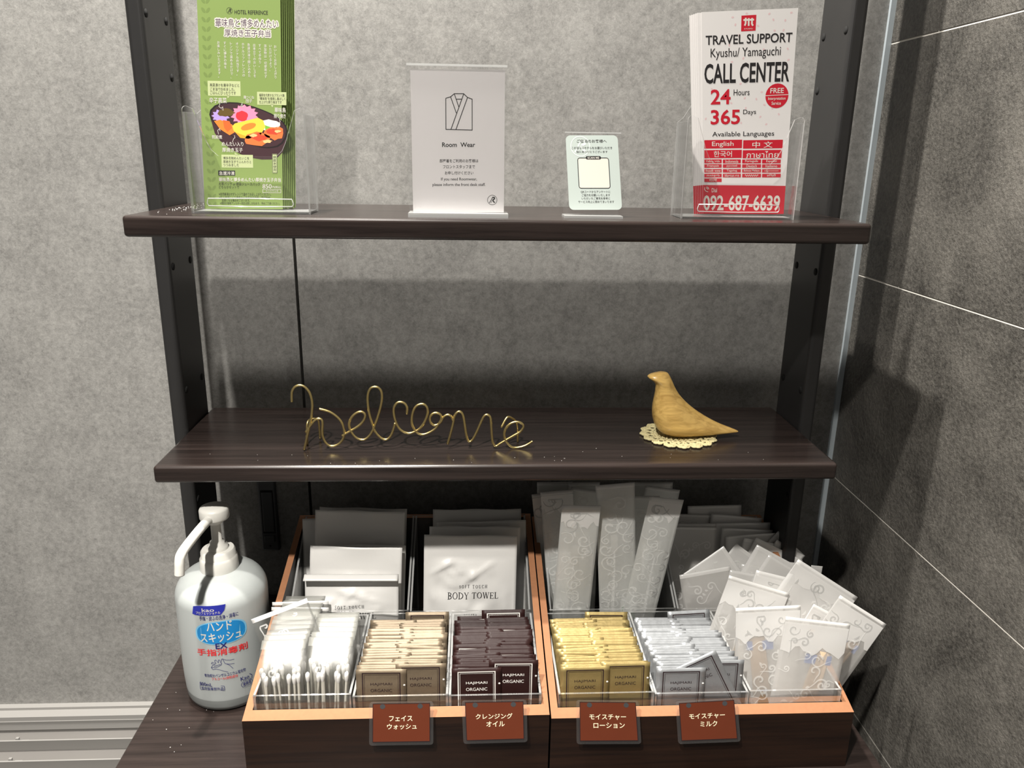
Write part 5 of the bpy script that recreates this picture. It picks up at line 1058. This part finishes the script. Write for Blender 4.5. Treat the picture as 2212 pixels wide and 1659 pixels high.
# ================================================================== scroll print shared by the clear packets
def scroll(w, h, seed, dense=1.0, big=1.0):
    r = random.Random(seed); out = []
    def spiral(cx, cz, rad, turns, a0, hand, tail):
        pts = []; n = 26
        for i in range(n):
            q = i/(n-1); rr = rad*(1-q*.88); a = a0+hand*turns*2*PI*q; pts.append((cx+rr*math.cos(a), cz+rr*math.sin(a)))
        p0 = pts[0]; d = (-hand*math.sin(a0), hand*math.cos(a0))
        lead = [(p0[0]-d[0]*tail*q+math.cos(a0)*tail*.25*q*q, p0[1]-d[1]*tail*q+math.sin(a0)*tail*.25*q*q) for q in (1, .75, .5, .25)]
        out.append((lead+pts, lambda q, k=r.uniform(.0009, .0015): k*(.35+1.1*math.sin(PI*min(1, q*1.02))**.7)))
    z = .008
    while z < h-.008:
        for _ in range(max(1, int(w/.022*dense))): spiral(r.uniform(-w*.36, w*.36), z+r.uniform(0, .006), big*r.uniform(.0035, .0075), r.uniform(.9, 1.5), r.uniform(0, 6.28), r.choice((-1, 1)), big*r.uniform(.008, .018))
        z += .0125*big/dense
    for _ in range(int(h*w*1100*dense)):
        cx, cz, a, L = r.uniform(-w*.4, w*.4), r.uniform(.01, h-.012), r.uniform(0, 6.28), r.uniform(.004, .008)
        out.append(([(cx+L*q*math.cos(a+q*.8), cz+L*q*math.sin(a+q*.8)) for q in (0, .2, .4, .6, .8, 1)], lambda q: .0002+.0026*math.sin(PI*q)**1.3))
    lim = lambda p: abs(p[0]) < w/2-.0012 and .002 < p[1] < h-.004
    res = []
    for pts, wd in out:
        if all(lim(p) for p in pts): res.append((pts, wd))
        else:
            p2 = [p for p in pts if lim(p)]
            if len(p2) > 5: res.append((p2, wd))
    return res
def clear_packet(name, label, cat, group, w, h, th, mat, seed, band=None, printmat='scroll_white', dense=1.0, bandprint='scroll_grey', crease=.6, curve=None, big=1.0):
    t = thing(name, label, cat, group=group)
    f = pillow(w, h, th, 12, 20, .012, .004, .003, seed, crease)
    mb = MB(); bz = h-.0045; bent = packet_mesh(mb, w, h, f, mat, 14, 40, bandmat='seal_band', bandz=bz, curve=curve); mb.build('pouch', t)
    mb = MB()
    for pts, wd in scroll(w, h-.006, seed, dense, big):
        strip(mb, pts, wd, f, bandprint if (band and pts[len(pts)//2][1] > h-band) else printmat, .0003, bent)
    if mb.v: mb.build('scroll_print', t)
    if band:
        mb = MB(); vs = []; fs = []; nx, nz = 14, 6
        for j in range(nz+1):
            for i in range(nx+1):
                x = -w/2+.0005+(w-.001)*i/nx; z0 = h-band+.004*math.sin(i*1.1+seed)+.002*math.sin(i*2.3); z = z0+(h-.0055-z0)*j/nz; vs.append(bent(x, -f(x, z)-.00015, z))
        for j in range(nz):
            for i in range(nx): q = j*(nx+1)+i; fs.append((q, q+1, q+nx+2, q+nx+1))
        mb.add(vs, fs, 'seal_band', True); mb.build('printed_band', t)
    return t, f, bent
# ================================================================== cotton swab packets
PW, PH = .045, .112
mb = MB(); fsw = pillow(PW, PH, .0016, 10, 20, .03, .003, .003, 5, .4); swc = lambda x, z: .026*max(0, (z-.084)/.028)**1.6; packet_mesh(mb, PW, PH, fsw, 'clear_film', 8, 20, bandmat='swab_seal', bandz=PH-.004, curve=swc); pouch_me = mb.mesh('pouch')
mb = MB()
for pts, wd in scroll(PW, .030, 8, .9): strip(mb, [(a, b+PH-.036) for a, b in pts], wd, fsw, 'scroll_faint', .0003, lambda x, y, z: (x, y+swc(x, z), z))
scroll_me = mb.mesh('scroll_print')
mb = MB(); mb.lathe([(.0014, .006), (.0014, .079)], 'swab_stick', 7); stick_me = mb.mesh('stick')
mb = MB()
for z0, sg in ((.0745, 1),): mb.lathe([(.0010, z0-.001*sg), (.0019, z0+.002*sg), (.0024, z0+.006*sg), (.0022, z0+.009*sg), (.0012, z0+.0105*sg)][::sg], 'cotton', 9)
bud_me = mb.mesh('cotton_bud')
def link(name, me, parent, loc=(0, 0, 0), rot=(0, 0, 0)):
    o = bpy.data.objects.new(name, me); COL.objects.link(o); o.parent = parent; o.location = loc; o.rotation_euler = rot; return o
def copy_tree(o, parent=None):
    c = o.copy(); COL.objects.link(c); c.parent = parent
    for ch in list(o.children): copy_tree(ch, c)
    return c
r = random.Random(9); SG = 'cotton swab packets in their box'
def swab_packet(nsw):
    t = thing('swab_packet', '', 'swab packet', group=SG); link('pouch', pouch_me, t); link('scroll_print', scroll_me, t)
    for i in range(nsw):
        s = link('swab', stick_me, t, (-PW/2+.0055+(PW-.011)*(i+r.uniform(-.22, .22))/(nsw-1), r.uniform(-.0004, .0004), .0035+r.uniform(-.002, .003)), (0, r.uniform(-.05, .05), 0)); link('cotton_bud', bud_me, s)
    return t
protos = [swab_packet(7), swab_packet(7), swab_packet(6)]; used = set()
for k in range(11):
    q = k/10; lean = 4+17*q
    for side in (0, 1):
        if side == 1 and k > 5: continue
        i = (2*k+side) % 3; p = protos[i]
        o = p if i not in used else copy_tree(p)
        used.add(i); zt = FL+.0035+PH*math.cos(math.radians(lean)); yb = -.3255+.0075*k+side*.0036
        place(o, ((-.2236 if side == 0 else -.1765)+(r.uniform(-.0015, .0015) if k else 0), yb+PH*math.sin(math.radians(lean)), zt), r.uniform(-2.0, 2.0), lean, PH)
        o['label'] = 'clear packet of cotton swabs at the front %s of the swab box' % ('left' if side == 0 else 'right') if k == 0 else 'clear packet of cotton swabs behind the front pair in the swab box'
for (x, y, z, w, roll), lab in zip(SWABTOP, ('packet of cotton swabs with flat white seal, rear of the swab box', 'packet of cotton swabs with pleated seal, just behind the tilted one', 'packet of cotton swabs at the right rear of the swab box', 'packet of cotton swabs tilted across the top of the swab box')):
    t, f, bt = clear_packet('swab_packet', lab, 'swab packet', SG, w, .075 if abs(roll) < 5 else .064, .0010, 'clear_film', int(w*1e4), None, 'scroll_white', .9)
    place(t, (x, y-.004, z), roll, 14, .075 if abs(roll) < 5 else .064)

# ================================================================== toothbrush packets
TLAB = ['bent toothbrush packet at the far left of the toothbrush box', 'rear toothbrush packet at the left, reaching up under the shelf', 'rear toothbrush packet second from the left under the shelf', 'toothbrush packet leaning right, behind the folded front one', 'narrow toothbrush packet twisted at the left behind the front one',
        'wide rear toothbrush packet at the right under the shelf', 'toothbrush packet leaning out to the right at the rear', 'toothbrush packet behind the rightmost one, with a pale peaked top', 'tall toothbrush packet upright in the middle with brush showing', 'rightmost toothbrush packet with bright scroll printed tip', 'front left toothbrush packet with silver scroll printed top']
order = sorted(range(len(TOOTH)), key=lambda i: -TOOTH[i][1])
for n, i in enumerate(order):
    x, y, z, w, roll = TOOTH[i]; w = max(w*1.12, .040); lean = 3
    h = z-FL-.003; roll = max(-9, min(9, roll)); roll = {9: -7, 0: 6, 6: -8, 10: -2, 8: 5}.get(i, roll)
    if i in (0, 4): roll = 7 if i == 0 else 5
    if i in (8, 9, 10): h += .028
    h = min(h, .225)/math.cos(math.radians(roll)); yp = -.070-.0088*n
    cv = (lambda x, z, s=i: .0035*math.sin(z*28+s)*max(0, z-.06)/.1)
    t, f, bent = clear_packet('toothbrush_packet', TLAB[i], 'toothbrush packet', 'toothbrush packets in their box', w, h, .0022, 'frosted_film', 60+i, .026 if i in (9, 10, 0, 4) else None, 'scroll_white', 1.15, 'scroll_grey', .5, None, 1.45)
    s = 1 if i % 2 else -1
    mb = MB(); mb.tube([(s*.004, 0, .012), (s*.006, 0, .06), (s*.003, 0, .11), (s*.0025, 0, .135)], [.0016, .0024, .0014, .0012], 'tube_white', 8); tb = mb.build('toothbrush', t)
    mb = MB(); mb.box(s*.0025-.004, s*.0025+.004, -.0010, .0008, .135, .158, 'cotton'); mb.build('bristles', tb)
    mb = MB(); mb.prism([(-.006, .02), (.006, .02), (.0045, .062), (.0022, .066), (-.0022, .066), (-.0045, .062)], 'y', -.0016, .0016, 'tube_white'); tp = mb.build('toothpaste_tube', t); tp.location = (-s*.008, 0, 0)
    mb = MB(); mb.box(-.0035, .0035, -.0019, -.0017, .045, .056, 'green_print'); mb.box(-.003, .003, -.0019, -.0017, .032, .040, 'ink_sky'); mb.build('tube_print', tp)
    y0 = TOOTH[i][1]; yp = {8: -.180, 9: -.183, 10: -.187}.get(i, yp); lean = -5 if i in (8, 9, 10) else lean; sc = (yp-CAM_LOC.y)/(y0-CAM_LOC.y); place(t, (CAM_LOC.x+(x-CAM_LOC.x)*sc, yp, CAM_LOC.z+(z-CAM_LOC.z)*sc), roll, lean, h)

# ================================================================== brush and razor packets, fanned out on the right
BLAB = ['rearmost brush packet, behind the toothbrush packets\' right edge', 'narrow rear brush packet second row, beside the toothbrush packets', 'rear brush packet at the right of the second row', 'wide rear brush packet in the third row', 'grey translucent brush packet upright at the left rear', 'wide rear brush packet in the fourth row reaching right',
        'translucent brush packet next to the rightmost toothbrush packet', 'upright brush packet at the head of the bright fan', 'small corner of a brush packet jutting right behind the fan', 'small tilted brush packet high in the fan', 'steeply tilted brush packet high in the fan', 'tiny corner of a brush packet behind the long tilted one',
        'narrow steep brush packet in the upper fan', 'small brush packet in the middle of the fan', 'long tilted brush packet reaching towards the slate wall, upper of two', 'wide brush packet across the middle of the fan', 'turned brush packet at the left edge of the fan', 'front left brush packet beside the toothbrush packets, above the silver sachets',
        'bright brush packet sloping right below the middle of the fan', 'large scroll printed brush packet at the left of the front fan', 'small brush packet wedged between the tilted ones', 'tilted brush packet whose corner points nearest the slate wall, lower of two', 'front brush packet leaning left with dusky handle inside', 'foremost brush packet in the front right box, tilted right',
        'tilted brush packet between the two long tilted ones and the fan', 'tilted brush packet at the upper right shoulder of the fan', 'brush packet behind the large scroll printed one at its upper edge', 'tilted brush packet lying on the crate rim below the upper fan']
LEAN = 9; pl = []
for k, (x, y, z, w, roll) in enumerate(BRUSH):
    w0 = w
    if k in (0,): w = .072
    if k in (1, 4, 6): w = .062; x -= .004
    L = .128
    if k in (8, 9, 10, 11, 12, 13, 16, 20): L = .060 if k not in (8, 10) else .095
    if k in (8, 12, 16): w = max(w, .05)
    if k >= 18: L = .135
    if k in (25, 27): L = .100
    if k in (5,): w = .080
    pl.append([k, x, y, z, w, roll, L])
for n, (k, x, y, z, w, roll, L) in enumerate(pl):
    yt = {14: -.222, 21: -.268, 20: -.236, 18: -.214, 19: -.228, 22: -.290, 23: -.309}.get(k, y)
    # keep the corner on the same sight line when the sheet is moved nearer or farther
    c = CAM_LOC; s = (yt-c.y)/(y-c.y); x, z = c.x+(x-c.x)*s, c.z+(z-c.z)*s; w *= s; y = yt
    if k in (0, 1, 2, 3, 4, 5, 6, 7, 17): L = (z-FL-.003)/math.cos(math.radians(abs(roll)))-.0008*abs(roll)
    if k < 8 and x+w/2 > .3580: e = x+w/2-.3580; x -= e/2; w -= e
    mat = 'rear_film' if k in (4, 6, 17, 19, 21, 22, 23) else 'milky_film'
    t, f, bent = clear_packet('brush_packet', BLAB[k], 'brush packet', 'brush packets in the right crate', w, L, .0013, mat, 100+k, (.034 if 18 <= k < 24 else .022 if k in (14, 15) else None), 'scroll_white', .9, 'scroll_grey', .7)
    if k in (22, 23, 21, 19):
        sx = -1 if k == 22 else 1
        mb = MB(); mb.tube([(.002*sx, .0002, .006), (.006*sx, .0002, .05), (.012*sx, .0002, .102)], [.0115, .0095, .0085], 'brush_wood', 12)
        for i in range(len(mb.v)): v = mb.v[i]; mb.v[i] = (v[0], v[1]*.11, v[2])
        hb = mb.build('brush_handle', t)
        mb = MB(); mb.box(.008*sx-w*.2, .008*sx+w*.2, -.0007, .0006, .088, .098, 'blue_bristle'); mb.build('bristle_pad', t)
    place(t, (x, y, z), roll, LEAN, L)
